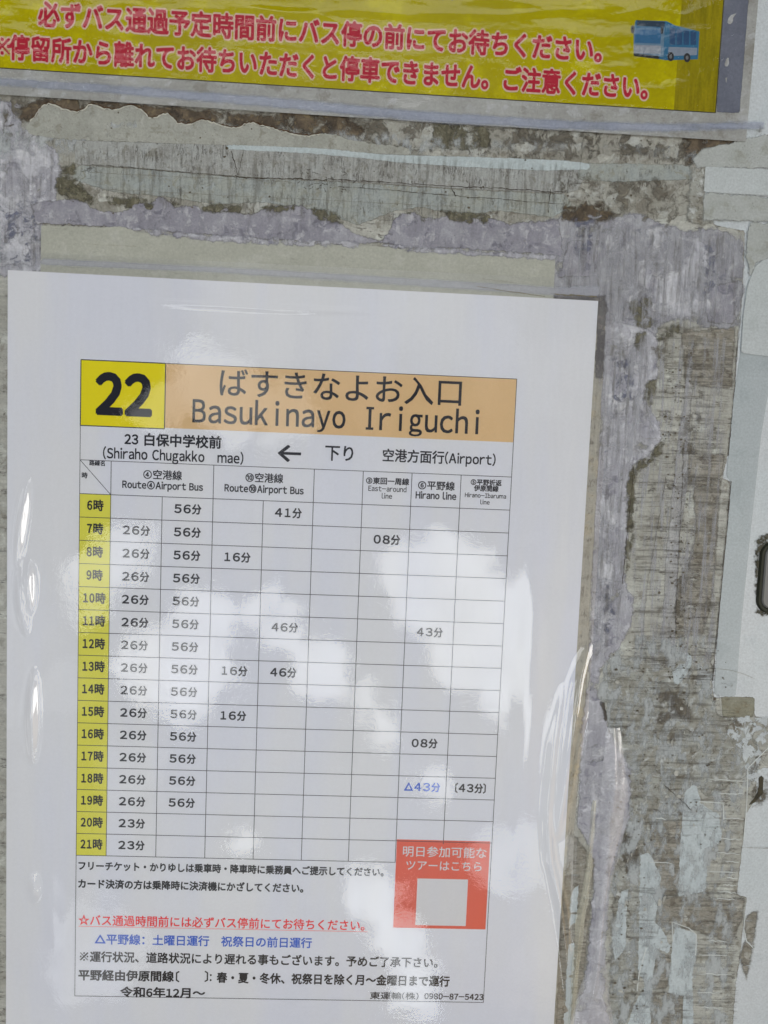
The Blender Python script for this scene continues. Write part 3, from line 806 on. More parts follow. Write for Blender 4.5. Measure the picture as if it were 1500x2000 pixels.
wander((180, 322), (460, 346), 50, .9, .22, .62, ck)
wander((460, 345), (640, 352), 40, 1.8, .38, .62, ck)
wander((640, 350), (880, 364), 40, .8, .34, .62, ck)
wander((880, 364), (1100, 376), 50, 1.2, .36, .62, ck)
wander((180, 338), (570, 356), 60, .7, .14, .62, hl)
wander((660, 364), (1100, 400), 70, 1.0, .22, .62, ck)
wander((200, 370), (900, 405), 70, .8, .12, .62, hl)
for k in range(26):
    u = 600 + rnd.gauss(30, 32)
    v = 345 + rnd.uniform(-14, 32)
    wander((u, v), (u + rnd.uniform(-12, 12), v + rnd.uniform(-9, 9)), 6, 1.5, .26, .62, ck)
for k in range(22):
    u = 165 + rnd.uniform(-5, 20)
    v = 335 + rnd.uniform(-14, 16)
    wander((u, v), (u + rnd.uniform(-10, 10), v + rnd.uniform(-7, 7)), 6, 1.5, .12, .62, ck)
for k in range(40):
    u = rnd.uniform(190, 1110)
    v = 322 + (u - 180) * .055
    wander((u, v), (u + rnd.uniform(-2, 2), v + rnd.uniform(-26, 16)), 7, .8, .10, .62, hl if k % 3 else ck)
wander((452, 295), (465, 343), 9, .8, .30, .62, ck)
wander((476, 293), (466, 343), 9, .8, .26, .62, ck)
wander((880, 366), (890, 384), 6, .8, .5, .62, ck)
wander((1140, 262), (1128, 360), 16, 2, .18, .62, ck)
wander((1075, 370), (1070, 415), 8, 1.2, .3, .62, ck)
# right column
for a, b, w in [((1450, 560), (1422, 890), .25), ((1427, 940), (1391, 1330), .34), ((1300, 930), (1268, 1120), .16), ((1266, 1120), (1250, 1290), .12), ((1238, 905), (1215, 1140), .34), ((1334, 900), (1318, 1220), .2)]:
    # cracks run down: sample along v
    n = 60
    pts = [(a[0] + (b[0] - a[0]) * t + rnd.uniform(-.7, .7), a[1] + (b[1] - a[1]) * t) for t in np.linspace(0, 1, n)]
    ck.append(ribbon([P(*p) for p in pts], [w * rnd.uniform(.3, 1.5) for _ in pts], .62))
for k in range(60):
    v = rnd.uniform(640, 1300)
    e = 1452 - (v - 560) * .08
    L = rnd.uniform(8, 60)
    u1 = e - rnd.choice([0, 0, 60, 110, 120]) - rnd.uniform(0, 6)
    wander((u1 - L, v + rnd.uniform(-2, 2)), (u1, v), 8, .8, rnd.uniform(.06, .2), .62, hl if k % 2 else ck)
for k in range(40):
    v = rnd.uniform(1840, 2000)
    wander((1420 - (v - 1840) * .05, v), (1434 - (v - 1840) * .05, v + rnd.uniform(-2, 2)), 4, .4, .16, .62, hl)
for k in range(45):
    u, v = rnd.uniform(1180, 1470), rnd.uniform(1290, 1600)
    wander((u, v), (u + rnd.uniform(-26, 26), v + rnd.uniform(-12, 12)), 8, 1.6, .14, .62, hl if k % 2 else ck)
wander((1295, 1533), (1350, 1580), 12, 1.4, .3, .62, ck)
wander((1445, 1654), (1520, 1656), 20, .3, .22, .62, hl)
wander((1378, 378), (1510, 386), 20, .3, .14, .62, hl)
wander((1375, 432), (1510, 432), 20, .3, .2, .62, hl)
V, F = join(ck)
B.add('crack', V, F, M_CRACK).__setitem__('kind', 'stuff')
V, F = join(hl)
B.add('hairline_crack', V, F, M_HAIRL).__setitem__('kind', 'stuff')

# dark dots of mould scattered on the residue
dots = []
for k in range(420):
    r = rnd.random()
    if r < .45:
        u, v = rnd.gauss(1325, 16), rnd.uniform(650, 1330)
    elif r < .7:
        u, v = rnd.uniform(1180, 1420), rnd.uniform(1250, 1650)
    elif r < .85:
        u, v = rnd.uniform(1195, 1260), rnd.uniform(1550, 1990)
    else:
        u, v = rnd.uniform(100, 1350), rnd.uniform(210, 420)
    x, y = P(u, v)
    rr = rnd.uniform(.12, .5) * (1 if rnd.random() < .8 else 1.5)
    n = 7
    ph = rnd.uniform(0, 6)
    poly = [(x + rr * rnd.uniform(.6, 1.2) * math.cos(ph + i * 6.283 / n) * 1.3, y + rr * rnd.uniform(.6, 1.2) * math.sin(ph + i * 6.283 / n)) for i in range(n)]
    dots.append(([(a, b, .63) for a, b in poly], [tuple(range(n))]))
V, F = join(dots)
B.add('mould_speck', V, F, plain('mould_speck', (74, 68, 58), .9, .1, .4, 5)).__setitem__('kind', 'stuff')

# clean paint and old tape edges on the right side of the panel
M_T1 = residue('yellowed_clear_tape', (164, 174, 178), (168, 177, 181), (158, 168, 172), seed=111, scale=.25, amp=.12, es=2, soft=.1, streak=(.3, 1.2), streak_amt=.03, speck=.05, bump=.08, rough=.3, opacity=.8, rim=(150, 158, 160), rim_w=.35, k=.90, des=.2)
M_T2 = residue('smooth_film_patch', (176, 183, 184), (180, 186, 188), (170, 177, 178), seed=113, scale=.3, amp=.2, es=2, soft=.1, streak=(.3, 1.2), streak_amt=.03, speck=.05, bump=.08, rough=.3, opacity=.9, rim=(150, 156, 154), rim_w=.3, k=.90, des=.2)
M_T3 = residue('greyed_film_patch', (160, 164, 160), (166, 170, 168), (148, 150, 142), seed=115, scale=.4, amp=1.2, es=2, soft=.6, streak=(.4, 1.2), streak_amt=.04, speck=.3, bump=.15, rough=.35, rim=None, rim_w=.35, k=.86)
T = Thing('clear_tape', 'long strip of clear tape running down the clean right side of the panel', 'tape', P(1450, 900) + (0.3,))
patch(T, 'tape_film', [(1452, 650), (1520, 640), (1486, 850), (1464, 1050), (1448, 1210), (1436, 1362), (1394, 1358), (1404, 1200), (1425, 985), (1428, 940), (1418, 930), (1432, 780)], .30, M_T1, seed=120, pad=1.5, cell=3)
T = Thing('film_remnant', 'smooth pale remnant of clear film beside the brown tear at the upper right', 'film', P(1440, 300) + (0.3,))
patch(T, 'film_sheet', [(1352, 312), (1372, 292), (1400, 286), (1425, 280), (1470, 268), (1530, 262), (1530, 330), (1380, 328), (1362, 330)], .66, M_T3, seed=121, pad=1.5)
T = Thing('film_remnant', 'bright rectangular film remnant with straight edges at the upper right', 'film', P(1450, 350) + (0.3,))
patch(T, 'film_sheet', [(1376, 326), (1530, 334), (1530, 384), (1374, 376)], .70, M_T2, seed=122, pad=1.5)
T = Thing('film_remnant', 'greyish film remnant with scratched arcs left of the violet paper field', 'film', P(1450, 410) + (0.3,))
T.o['label'] = 'greyish film remnant below the bright rectangular one at the upper right'
patch(T, 'film_sheet', [(1374, 378), (1530, 388), (1530, 434), (1372, 430)], .68, M_T3, seed=123, pad=1.5)
T = Thing('film_remnant', 'tall grey film remnant at the right side above the curved white film', 'film', P(1480, 480) + (0.3,))
patch(T, 'film_sheet', [(1462, 436), (1530, 438), (1530, 500), (1478, 510), (1462, 540), (1456, 500)], .68, M_T3, seed=124, pad=1.5)
T = Thing('film_remnant', 'white film remnant with a rounded upper corner on the right edge of the panel', 'film', P(1480, 560) + (0.3,))
patch(T, 'film_sheet', [(1474, 520), (1490, 508), (1530, 496), (1530, 700), (1446, 690), (1450, 620), (1458, 560)], .72, M_T2, seed=125, pad=1.5)
patch(B, 'paint_flakes', [(1350, 318), (1376, 330), (1372, 428), (1440, 418), (1372, 440), (1340, 430)], .64, M_MOTTLE, seed=126, pad=3)

# rounded slot with its cover plate at the right edge
def rrect(cx, cy, w, h, r, n=7):
    out = []
    for sx, sy, a0 in ((1, 1, 0), (-1, 1, 90), (-1, -1, 180), (1, -1, 270)):
        for i in range(n + 1):
            a = math.radians(a0 + 90 * i / n)
            out.append((cx + sx * (w / 2 - r) + r * math.cos(a), cy + sy * (h / 2 - r) + r * math.sin(a)))
    return out


x0, yt = P(1485, 1057)
_, yb = P(1480, 1196)
cx, cy, hh, ww = x0 + 17, (yt + yb) / 2, yt - yb, 34
patch(B, 'grime_halo', [(1478, 1050), (1500, 1042), (1560, 1042), (1560, 1205), (1500, 1206), (1480, 1196), (1474, 1120)], .33,
      residue('slot_grime', (74, 71, 56), (56, 54, 40), (104, 100, 84), seed=131, scale=1.6, amp=2.2, es=2.6, soft=.8, speck=.6, bump=.4, fade=(3.5, .36, .56)), seed=130, pad=5, cell=1.5)
H = Thing('slot_cover', 'grey rounded metal cover with a dark rim at the right edge of the panel', 'cover plate', (cx, cy, .4))
ro, ri = rrect(cx, cy, ww, hh, 7), rrect(cx, cy, ww - 5, hh - 5, 5)
nn = len(ro)
V = [(x, y, .2) for x, y in ro] + [(x, y, 1.6) for x, y in rrect(cx, cy, ww - 1.4, hh - 1.4, 6.3)] + [(x, y, 1.6) for x, y in rrect(cx, cy, ww - 3.8, hh - 3.8, 5.5)] + [(x, y, .3) for x, y in ri]
F = [(a * nn + i, a * nn + (i + 1) % nn, (a + 1) * nn + (i + 1) % nn, (a + 1) * nn + i) for a in range(3) for i in range(nn)]
H.add('rubber_rim', V, F, plain('dark_rubber', (36, 38, 28), .6, .3, .2, 4))
a1, a2, a3 = rrect(cx, cy, ww - 4.6, hh - 4.6, 5), rrect(cx, cy, ww - 4.9, hh - 4.9, 5), rrect(cx, cy, ww - 6.2, hh - 6.2, 4.4)
V = [(x, y, .3) for x, y in a1] + [(x, y, 1.5) for x, y in a2] + [(x, y, 2.1) for x, y in a3]
F = [(a * nn + i, a * nn + (i + 1) % nn, (a + 1) * nn + (i + 1) % nn, (a + 1) * nn + i) for a in range(2) for i in range(nn)] + [tuple(range(2 * nn, 3 * nn))]
H.add('cover', V, F, plain('grey_metal_cover', (94, 94, 92), .45, .4, .06, 3))

# thin hair lying across the clean paint
pts = []
for i in range(30):
    t = i / 29
    u, v = 1345 + 128 * t, 1313 - 14 * math.sin(t * 2.2) + 24 * t * t
    pts.append(P(u, v))
V, F = [], []
for i, (x, y) in enumerate(pts):
    for k in range(5):
        a = k * 2 * math.pi / 5
        V.append((x, y + .07 * math.cos(a), .42 + .07 * math.sin(a)))
for i in range(29):
    for k in range(5):
        F.append((i * 5 + k, i * 5 + (k + 1) % 5, (i + 1) * 5 + (k + 1) % 5, (i + 1) * 5 + k))
solo('hair_strand', 'thin curved dark hair stuck across the pale paint right of the timetable', 'hair', V, F, plain('hair', (120, 116, 104), .6, .2, .1), (*pts[15], .3))

# ============================================================ old faded sheet behind the timetable
M_OLD = residue('faded_sheet_paper', (166, 167, 155), (161, 162, 150), (170, 171, 161), seed=141, scale=.35, amp=.12, es=3, soft=.1, streak=(.2, 1.8), streak_amt=.03, speck=.1, crack=(.35, 2.6), crack_amt=.35, crack_mask=(.60, .72), bump=.2, rough=.5, k=.86)
S = Thing('faded_sheet', 'blank yellowed old sheet with a torn top edge showing behind the timetable', 'sheet', (*P(580, 520), .7))
osh = [(82, 441), (140, 443), (180, 446), (240, 444), (262, 452), (310, 460), (345, 463), (400, 470), (470, 470), (530, 474), (600, 478), (690, 480), (740, 482), (800, 488), (850, 490), (900, 490), (960, 496), (1040, 500), (1084, 502)]
q = densify([P(*p) for p in osh], .22, 1.2, 21, mm=True)
nb = len(densify([P(*p) for p in osh[:1] + osh[-1:]], 0, 1.2, 1, mm=True))
q = [p for p in q if True]
# keep only the torn upper edge from densify, then close the sheet below
topq = []
rnd2 = random.Random(3)
for a, b in zip(osh[:-1], osh[1:]):
    a, b = P(*a), P(*b)
    n = max(1, int((b[0] - a[0]) / 1.2))
    for j in range(n):
        t = j / n
        topq.append((a[0] + (b[0] - a[0]) * t, a[1] + (b[1] - a[1]) * t + rnd2.uniform(-.35, .35)))
xr = P(1084, 502)
xl = P(80, 441)
V, F = slab(topq + [xr, (xr[0] + .3, 20), (xl[0], 20)], .60, .82)
S.add('paper', V, F, M_OLD)
for i, q in enumerate([[(250, 446), (330, 452), (420, 462), (560, 470), (700, 474), (700, 482), (560, 478), (420, 472), (300, 458)], [(730, 476), (860, 486), (1000, 494), (1085, 500), (1085, 508), (940, 500), (800, 492)]]):
    patch(S, 'torn_paper_fringe', q, .86, M_LAV, seed=150 + i, pad=3, cell=1.6)
patch(S, 'painted_film_glare', [(80, 505), (400, 520), (700, 538), (1000, 556), (1090, 562), (1170, 560), (1170, 580), (1090, 578), (700, 552), (400, 532), (80, 518)], .88,
      residue('painted_milky_glare', (180, 183, 196), (186, 188, 200), seed=151, scale=.4, amp=.3, es=1.5, soft=.9, streak=(.2, 3), streak_amt=.04, speck=0, bump=.1, opacity=.55, rough=.3), seed=152, pad=3)  # glare on the pouch's upper edge, painted as a pale strip
M_FLD = plain('crease_dirt_and_shadow', (98, 92, 70), .8, .1, .2, 3)
ck = []
for a, b, w in [((930, 560), (1062, 580), .28), ((170, 478), (268, 482), .10), ((940, 545), (1000, 552), .12), ((1082, 575), (1165, 580), .7)]:  # the last, widest line is the paper's top shadow, painted dark
    wander(a, b, 16, .7, w, .93, ck)
V, F = join(ck)
S.add('crease_and_shadow', V, F, M_FLD).__setitem__('kind', 'stuff')

# ============================================================ the timetable
def paper_mat(name, rgb, tint=(-3, -2, 3), var=.02):
    mt, g = newmat(name)
    p = bpos(g)
    f = g.noise(g.vec('MULTIPLY', p, (.35, .06, 1)), 1.0, 3, .5, w=1)
    c2 = tuple(max(0, rgb[i] + tint[i]) for i in range(3))
    col = g.mix(g.step(f, .35, .65), alb(*rgb), alb(*c2))
    f2 = g.n('MapRange', i={'Value': g.noise(p, 6, 5, .7, w=3), 'From Min': .3, 'From Max': .7, 'To Min': 1 - var, 'To Max': 1 + var}).outputs[0]
    col = g.vec('SCALE', col, Scale=f2)
    h = g.noise(g.vec('MULTIPLY', p, (.55, .10, 1)), 1.0, 3, .5, w=6)
    b = g.n('Bump', i={'Strength': .35, 'Distance': .004, 'Height': h})
    b = g.n('Bump', i={'Strength': .08, 'Distance': .0003, 'Height': g.noise(p, 12, 3, .6), 'Normal': b})
    pr = g.n('BsdfPrincipled', i={'Base Color': col, 'Roughness': .7, 'Specular IOR Level': .02, 'Normal': b})
    g.n('OutputMaterial', i={'Surface': pr})
    return mt


INK = plain('black_ink', (16, 16, 24), .7, .02, .08, 8)
INKL = plain('line_ink', (44, 44, 52), .7, .02, .15, 8)
RED = plain('red_ink', (196, 38, 44), .7, .02, .08, 8)
BLU = plain('blue_ink', (40, 80, 168), .7, .02, .08, 8)
M_PAPER = paper_mat('white_paper', (183, 185, 189))
M_YEL = paper_mat('yellow_print', (188, 178, 0), (2, 1, 0))
M_HOUR = paper_mat('pale_yellow_print', (180, 178, 60), (2, 1, 4))
M_PEACH = paper_mat('peach_print', (180, 152, 110), (2, 2, 4))
M_RED = paper_mat('red_print', (178, 74, 60), (6, 4, 0))
WHT = paper_mat('white_print', (178, 178, 178))

T = Thing('bus_timetable', 'white laminated bus timetable sheet with a yellow number 22 box and peach heading', 'timetable', (111, -150, 1.0))
PT = 42.2
V, F = box(-36.2, -377, 259.0, PT, 1.0, 1.2)
V = [(x, y + (-.004 * (x + 36) if y > 0 else 0), z) for x, y, z in V]
T.add('paper', V, F, M_PAPER)
z1, z2, z3, z4 = 1.23, 1.26, 1.29, 1.32


def rect(x0, y0, x1, y1, z):
    return [(x0, y0, z), (x1, y0, z), (x1, y1, z), (x0, y1, z)], [(0, 1, 2, 3)]


def letter(t, vf, mat, under=None, label=None):
    ob = t.add('lettering', vf[0], vf[1], mat, under=under)
    if label:
        ob['label'] = label
    return ob


RY0, RP = -67.1, (257.8 - 67.1) / 16
CX = [0, 15.6, 41.5, 67.2, 92.7, 118.2, 143.2, 168.2, 193.5, 219.6]
HT = -50.0
# heading
pb = T.add('number_box', *rect(0, -32.7, 42.0, 0, z1), M_YEL)
pb['label'] = 'yellow box with the number 22'
letter(T, text('22', 7.0, 35.9, P(242, 769)[1], 27.5, off=.042, z=z3, gap=.10), INK, under=pb)
hb = T.add('heading_band', *rect(42.0, -32.2, 219.6, 0, z1), M_PEACH)
letter(T, tx('ばすきなよお入口', 425, 908, 747, 58, off=.010, z=z3), INK, under=hb)
letter(T, tx('Basukinayo Iriguchi', 375, 946, 801, 62, off=.014, mode='mono', z=z3), INK, under=hb)
for s, a, b, v, em, kw in [
    ('23 白保中学校前', 244, 434, 857, 25.5, dict(off=0.030)),
    ('(Shiraho Chugakko　mae)', 202, 477, 884, 27, dict(off=0.024)),
    ('←', 538, 598, 882, 50, dict(off=0.018)),
    ('下り', 634, 696, 884, 33, dict(off=0.021)),
    ('空港方面行(Airport)', 746, 968, 889, 26.5, dict(off=0.024)),
    ('路線名', 176, 208, 904, 10.5, dict(off=0.030)),
    ('時', 161, 173, 928, 12, dict(off=0.030)),
    ('④空港線', 280, 357, 926, 19.5, dict(off=0.024)),
    ('Route④Airport Bus', 240, 398, 945, 19, dict(off=0.030)),
    ('⑩空港線', 479, 554, 932, 19.5, dict(off=0.024)),
    ('Route⑩Airport Bus', 439, 594, 952, 19, dict(off=0.030)),
    ('③東回一周線', 714, 799, 938, 14, dict(off=0.030)),
    ('East-around', 719, 794, 953, 14, dict(off=0.018)),
    ('line', 745, 766, 968, 14, dict(off=0.018)),
    ('⑥平野線', 815, 888, 947, 18.5, dict(off=0.027)),
    ('Hirano line', 811, 891, 966, 18.5, dict(off=0.030)),
    ('⑤平野折返', 918, 979, 941, 12.5, dict(off=0.033)),
    ('伊原間線', 925, 973, 953, 12.5, dict(off=0.033)),
    ('Hirano-Ibaruma', 907, 988, 966, 12, dict(off=0.021)),
    ('line', 937, 956, 980, 12, dict(off=0.021)),
]:
    letter(T, tx(s, a, b, v, em, z=z3, **kw), INK)
# hour column
for r in range(16):
    y1, y0 = RY0 - RP * r, RY0 - RP * (r + 1)
    hc = T.add('hour_cell', *rect(0, y0, CX[1], y1, z1), M_HOUR)
    s = f'{6 + r}時'
    wd_ = 8.6 if r < 4 else 11.8
    letter(T, text(s, 7.8 - wd_ / 2, 7.8 + wd_ / 2, (y0 + y1) / 2 + .25, 6.0, off=.034, z=z3, mode='num'), INK, under=hc)
# minutes
for col, rows in {1: {r: '26分' for r in range(1, 14)} | {14: '23分', 15: '23分'}, 2: {r: '56分' for r in range(0, 14)},
                  3: {2: '16分', 7: '16分', 9: '16分'}, 4: {0: '41分', 5: '46分', 7: '46分'}, 6: {1: '08分'}, 7: {5: '43分', 10: '08分', 12: '△43分'}, 8: {12: '〔43分〕'}}.items():
    for r, s in rows.items():
        cx_ = (CX[col] + CX[col + 1]) / 2
        yc = RY0 - RP * (r + .5) + .15
        w_ = {3: 14.2, 4: 19.4, 5: 22.6}[len(s)]
        if col == 6:
            cx_ += .8
        vf = text(s, cx_ - w_ / 2, cx_ + w_ / 2, yc, 5.5, off=.034, z=z3, mode='wide')
        letter(T, vf, BLU if '△' in s else INK)
# notes
for s, a, b, v, em, off, mt in [
    ('フリーチケット・かりゆしは乗車時・降車時に乗務員へご提示してください。', 153, 760, 1688, 19.5, 0.035, INK),
    ('カード決済の方は乗降時に決済機にかざしてください。', 153, 604, 1723, 20, 0.035, INK),
    ('☆バス通過時間前には必ずバス停前にてお待ちください。', 154, 726, 1794, 24, 0.020, RED),
    ('△平野線：土曜日運行　祝祭日の前日運行', 186, 610, 1831, 23.5, 0.026, BLU),
    ('※運行状況、道路状況により遅れる事もございます。予めご了承下さい。', 155, 868, 1865, 24, 0.029, INK),
    ('平野経由伊原間線', 154, 341, 1901, 24, 0.032, INK),
    ('〔', 328, 352, 1904, 24, 0.029, INK),
    ('〕', 400, 424, 1904, 24, 0.029, INK),
    ('：', 408, 426, 1905, 22, 0.029, INK),
    ('春・夏・冬休、祝祭日を除く月～金曜日まで運行', 424, 878, 1906, 24, 0.032, INK),
    ('令和6年12月～', 236, 402, 1934, 23.5, 0.032, INK),
    ('東運輸(株)', 722, 818, 1941, 17, 0.020, INK),
    ('0980-87-5423', 828, 944, 1942, 17.5, 0.029, INK),
]:
    letter(T, tx(s, a, b, v, em, off=off, z=z3), mt)
# red underline
ya = P(155, 1806)[1]
V, F = rect(P(155, 1806)[0], ya - .15, P(718, 1815)[0], ya + .15, z3)
T.add('underline', V, F, plain('pink_rule', (214, 110, 110), .6, .2))
# rules
L = []


def hl_(x0, x1, y, w=.34):
    L.append(rect(x0, y - w / 2, x1, y + w / 2, z2))


def vl_(x, y0, y1, w=.28):
    L.append(rect(x - w / 2, y0, x + w / 2, y1, z2 + .006))


hl_(0, 42, 0, .5); hl_(42, 219.6, 0); hl_(0, 42, -32.7, .5); vl_(42, -32.7, 0, .5); vl_(0, -32.7, 0, .5); vl_(0, -336, -32.7, .28)
vl_(219.6, -336, 0, .3); hl_(0, 219.6, -336, .32); hl_(0, 219.6, HT, .3)
for r in range(17):
    xe = 219.6 if r < 16 else CX[7]
    hl_(0, xe, RY0 - RP * r, .33)
for i, x in enumerate(CX[1:-1], 1):
    vl_(x, RY0 - RP * (16 if i <= 7 else 15.1), RY0 if i in (2, 4) else HT, .33)
a, b = np.array((0, HT)), np.array((CX[1], RY0))
L.append(ribbon([a, b], .3, z2 + .01))
V, F = join(L)
T.add('ruled_lines', V, F, INKL)
# red tour panel with an empty white square
x0, y1 = P(775, 1637)
x1, y0 = P(949, 1812)[0], P(768, 1809)[1]
rp = T.add('tour_panel', *rect(168.6, y0, 218.6, y1, z1), M_RED)
rp['label'] = 'red panel with white lettering and a blank white square'
xm, ym = P(815, 1713)
xn, yn = P(909, 1804)
T.add('blank_square', *rect(xm, P(815, 1804)[1], xn, ym, z2 + .02), WHT, under=rp)
letter(T, tx('明日参加可能な', 785, 951, 1660, 24, off=.012, z=z3), WHT, under=rp)
letter(T, tx('ツアーはこちら', 791, 943, 1687, 23, off=.012, z=z3), WHT, under=rp)

# the laminate pouch: one clear sheet with buckles along its sides
FX0, FX1, FY0, FY1 = -43.0, 266.5, -385.0, 50.5
st = 1.25
gx = np.arange(FX0, FX1 + st, st)
gy = np.arange(FY0, FY1 + st, st)
X, Y = np.meshgrid(gx, gy)
Z = 1.62 + .10 * vnoise(X, Y, 60, 3) + .05 * vnoise(X, Y, 25, 5) + .012 * vnoise(X, Y, 9, 8)


def ridge(pts, h, w):
    """buckle along a surveyed line: height (mm) and half-width (mm) per point"""
    global Z
    q = [P(*p) for p in pts]
    best = np.full(X.shape, 1e9)
    H_ = np.zeros(X.shape)
    W_ = np.ones(X.shape)
    n = len(q)
    for i in range(n - 1):
        ax, ay = q[i]
        bx, by = q[i + 1]
        ex, ey = bx - ax, by - ay
        t = np.clip(((X - ax) * ex + (Y - ay) * ey) / (ex * ex + ey * ey), 0, 1)
        d = np.hypot(X - ax - t * ex, Y - ay - t * ey)
        tt = (i + t) / (n - 1)
        env = np.sin(np.pi * np.clip(tt, .001, .999)) ** .8
        k = d < best
        best = np.where(k, d, best)
        H_ = np.where(k, h * env, H_)
        W_ = np.where(k, w * (.45 + .55 * env), W_)
    Z = Z + H_ * np.exp(-(best / W_) ** 2)


ridge([(58, 930), (46, 1010), (34, 1110)], 2.0, 2.0)
ridge([(42, 1090), (44, 1160), (52, 1240)], 2.0, 2.6)
ridge([(58, 1090), (60, 1130), (62, 1200)], 2.1, 1.9)
ridge([(68, 1300), (66, 1400), (66, 1490)], 2.3, 2.4)
ridge([(68, 1700), (70, 1760)], .9, 2.5)
ridge([(1150, 1255), (1132, 1330), (1118, 1420), (1102, 1520), (1085, 1640)], 2.1, 4.6)
ridge([(1100, 1330), (1080, 1450), (1066, 1600), (1062, 1700)], .8, 3.0)
ridge([(1068, 1580), (1074, 1680), (1092, 1760), (1104, 1850), (1110, 1960)], 1.8, 2.4)
ridge([(1150, 1380), (1142, 1500), (1136, 1620), (1128, 1760), (1110, 1900)], 1.6, 1.8)
ridge([(250, 590), (420, 598), (560, 606), (760, 610)], .35, 1.2)
ridge([(1040, 1060), (1035, 1300), (1010, 1700)], .35, 7)
ridge([(100, 1700), (110, 1850)], .3, 6)
V = np.stack([X.ravel(), Y.ravel(), Z.ravel()], 1)
ny, nx = X.shape
ids = np.arange(nx * ny).reshape(ny, nx)
F = np.stack([ids[:-1, :-1].ravel(), ids[:-1, 1:].ravel(), ids[1:, 1:].ravel(), ids[1:, :-1].ravel()], 1).tolist()
M_FILM = film_mat('laminate_film', ior=1.8, rough=.010, b1=.07, b2=.030, s1=.35, s2=5.0, haze=0)
T.add('laminate_film', V, F, M_FILM, smooth=True)

# tongue of loosened clear film at the lower right, standing off the board
S = Thing('loose_film_strip', 'loosened curling strip of clear film right of the lower part of the timetable', 'film strip', (*P(1165, 1750), 1.0))


def strip(name, pts, hw, h, mat, z0=.9, n=70, m=15, seed=1):
    q = np.array([P(*p) for p in pts])
    t = np.linspace(0, 1, len(q))
    tt = np.linspace(0, 1, n)
    cx_, cy_ = np.interp(tt, t, q[:, 0]), np.interp(tt, t, q[:, 1])
    for _ in range(6):
        cx_[1:-1] = (cx_[:-2] + cx_[1:-1] * 2 + cx_[2:]) / 4
    w = np.interp(tt, np.linspace(0, 1, len(hw)), hw)
    hh_ = np.interp(tt, np.linspace(0, 1, len(h)), h)
    V, F = [], []
    for i in range(n):
        for j in range(m):
            s_ = -1 + 2 * j / (m - 1)
            V.append((cx_[i] + s_ * w[i] + .25 * math.sin(i * .5 + seed) * (abs(s_) > .9), cy_[i], z0 + hh_[i] * (1 - s_ * s_) + .15 * math.sin(s_ * 6 + i * .12 + seed)))
    for i in range(n - 1):
        for j in range(m - 1):
            F.append((i * m + j, i * m + j + 1, (i + 1) * m + j + 1, (i + 1) * m + j)[::-1])
    return S.add(name, V, F, mat, smooth=True)


M_LOOSE = film_mat('loose_film', ior=1.6, rough=.09, haze=.22, hcol=(196, 196, 214), b1=.3, b2=.25, s1=1.0, s2=4.0, aniso=(1.5, .3))
strip('film_tongue', [(1196, 1420), (1200, 1540), (1190, 1640), (1176, 1740), (1168, 1840), (1160, 1930), (1150, 2030)], [3.5, 7, 8, 5, 3.4, 4, 9, 14], [.5, 1.6, 2.2, 2.6, 2.4, 2, 1.2], M_LOOSE)
strip('film_fold', [(1160, 1560), (1152, 1650), (1146, 1720), (1132, 1790), (1122, 1900), (1112, 2030)], [1, 1.6, 2.0, 2.6, 2, 1.6], [.6, 1.2, 1.6, 1.4, 1], film_mat('fold_film', ior=1.6, rough=.12, haze=.3, hcol=(205, 200, 180), b1=.4, b2=.3, s1=1.5, s2=5, aniso=(2, .3)), z0=1.4, seed=3)

# ============================================================ the yellow notice
N = Thing('bus_stop_notice', 'yellow laminated notice with red lettering and a small blue bus picture at the top', 'notice', (130, 165, 1.0))
V, F = box(-90, 124.5, 330, 280, .95, 1.10)
V = [(x, y, z) for x, y, z in V]
sl_ = (136.1 - 137.9) / (312.3 + 40.7)
yb_ = lambda x: 137.9 + (x + 40.7) * sl_
Vm, Fm = slab([(-90, 126), (150, 124.0), (329, 123.0), (331, 280), (-90, 280)], .92, 1.02)
N.add('laminate_margin', Vm, Fm, M_MARG)
Vm, Fm = slab([(-90, yb_(-90)), (312.4, yb_(312.4)), (312.6, 280), (-90, 280)], 1.04, 1.12)
M_NY = residue('yellow_notice_print', (141, 132, 0), (134, 125, 0), (151, 143, 0), k=1.0, des=0, seed=161, scale=.25, amp=.1, soft=.1, streak=(.3, .8), streak_amt=.05, speck=.05, bump=.1, rough=.8, spec=.01)
# a fine face for the bumps of the print
N.add('yellow_sheet', Vm, Fm, M_NY)
N.add('sheet_outline', *join([ribbon([(-90, yb_(-90)), (312.4, yb_(312.4))], .45, 1.135), ribbon([(312.4, yb_(312.4)), (312.6, 280)], .55, 1.136)]), plain('olive_outline', (48, 46, 24), .6, .2))
xa, xb = P(1322, 100)[0], 312.2
N.add('overlap_band', [(xa, yb_(xa) + .2, 1.132), (xb, yb_(xb) + .3, 1.132), (xb, 280, 1.132), (xa + .8, 280, 1.132)], [(0, 1, 2, 3)],
      residue('olive_overlap', (108, 100, 8), (114, 104, 10), k=1.0, des=0, seed=163, scale=.4, amp=.1, soft=.1, speck=0, bump=.1, rough=.8, spec=.01))
xc = P(1444, 200)[0]
patch(N, 'grey_blue_strip', [(312.9, yb_(300) + .3), (xc, yb_(330) + .6), (xc + .8, 280), (312.9, 280)], 1.05, residue('grey_blue_underlay', (86, 90, 104), (78, 82, 96), k=1.0, seed=165, scale=.5, amp=.2, soft=.3, streak=(2, .3), streak_amt=.05, speck=.05, bump=.1, rough=.4), mm=True, pad=1, seed=166)
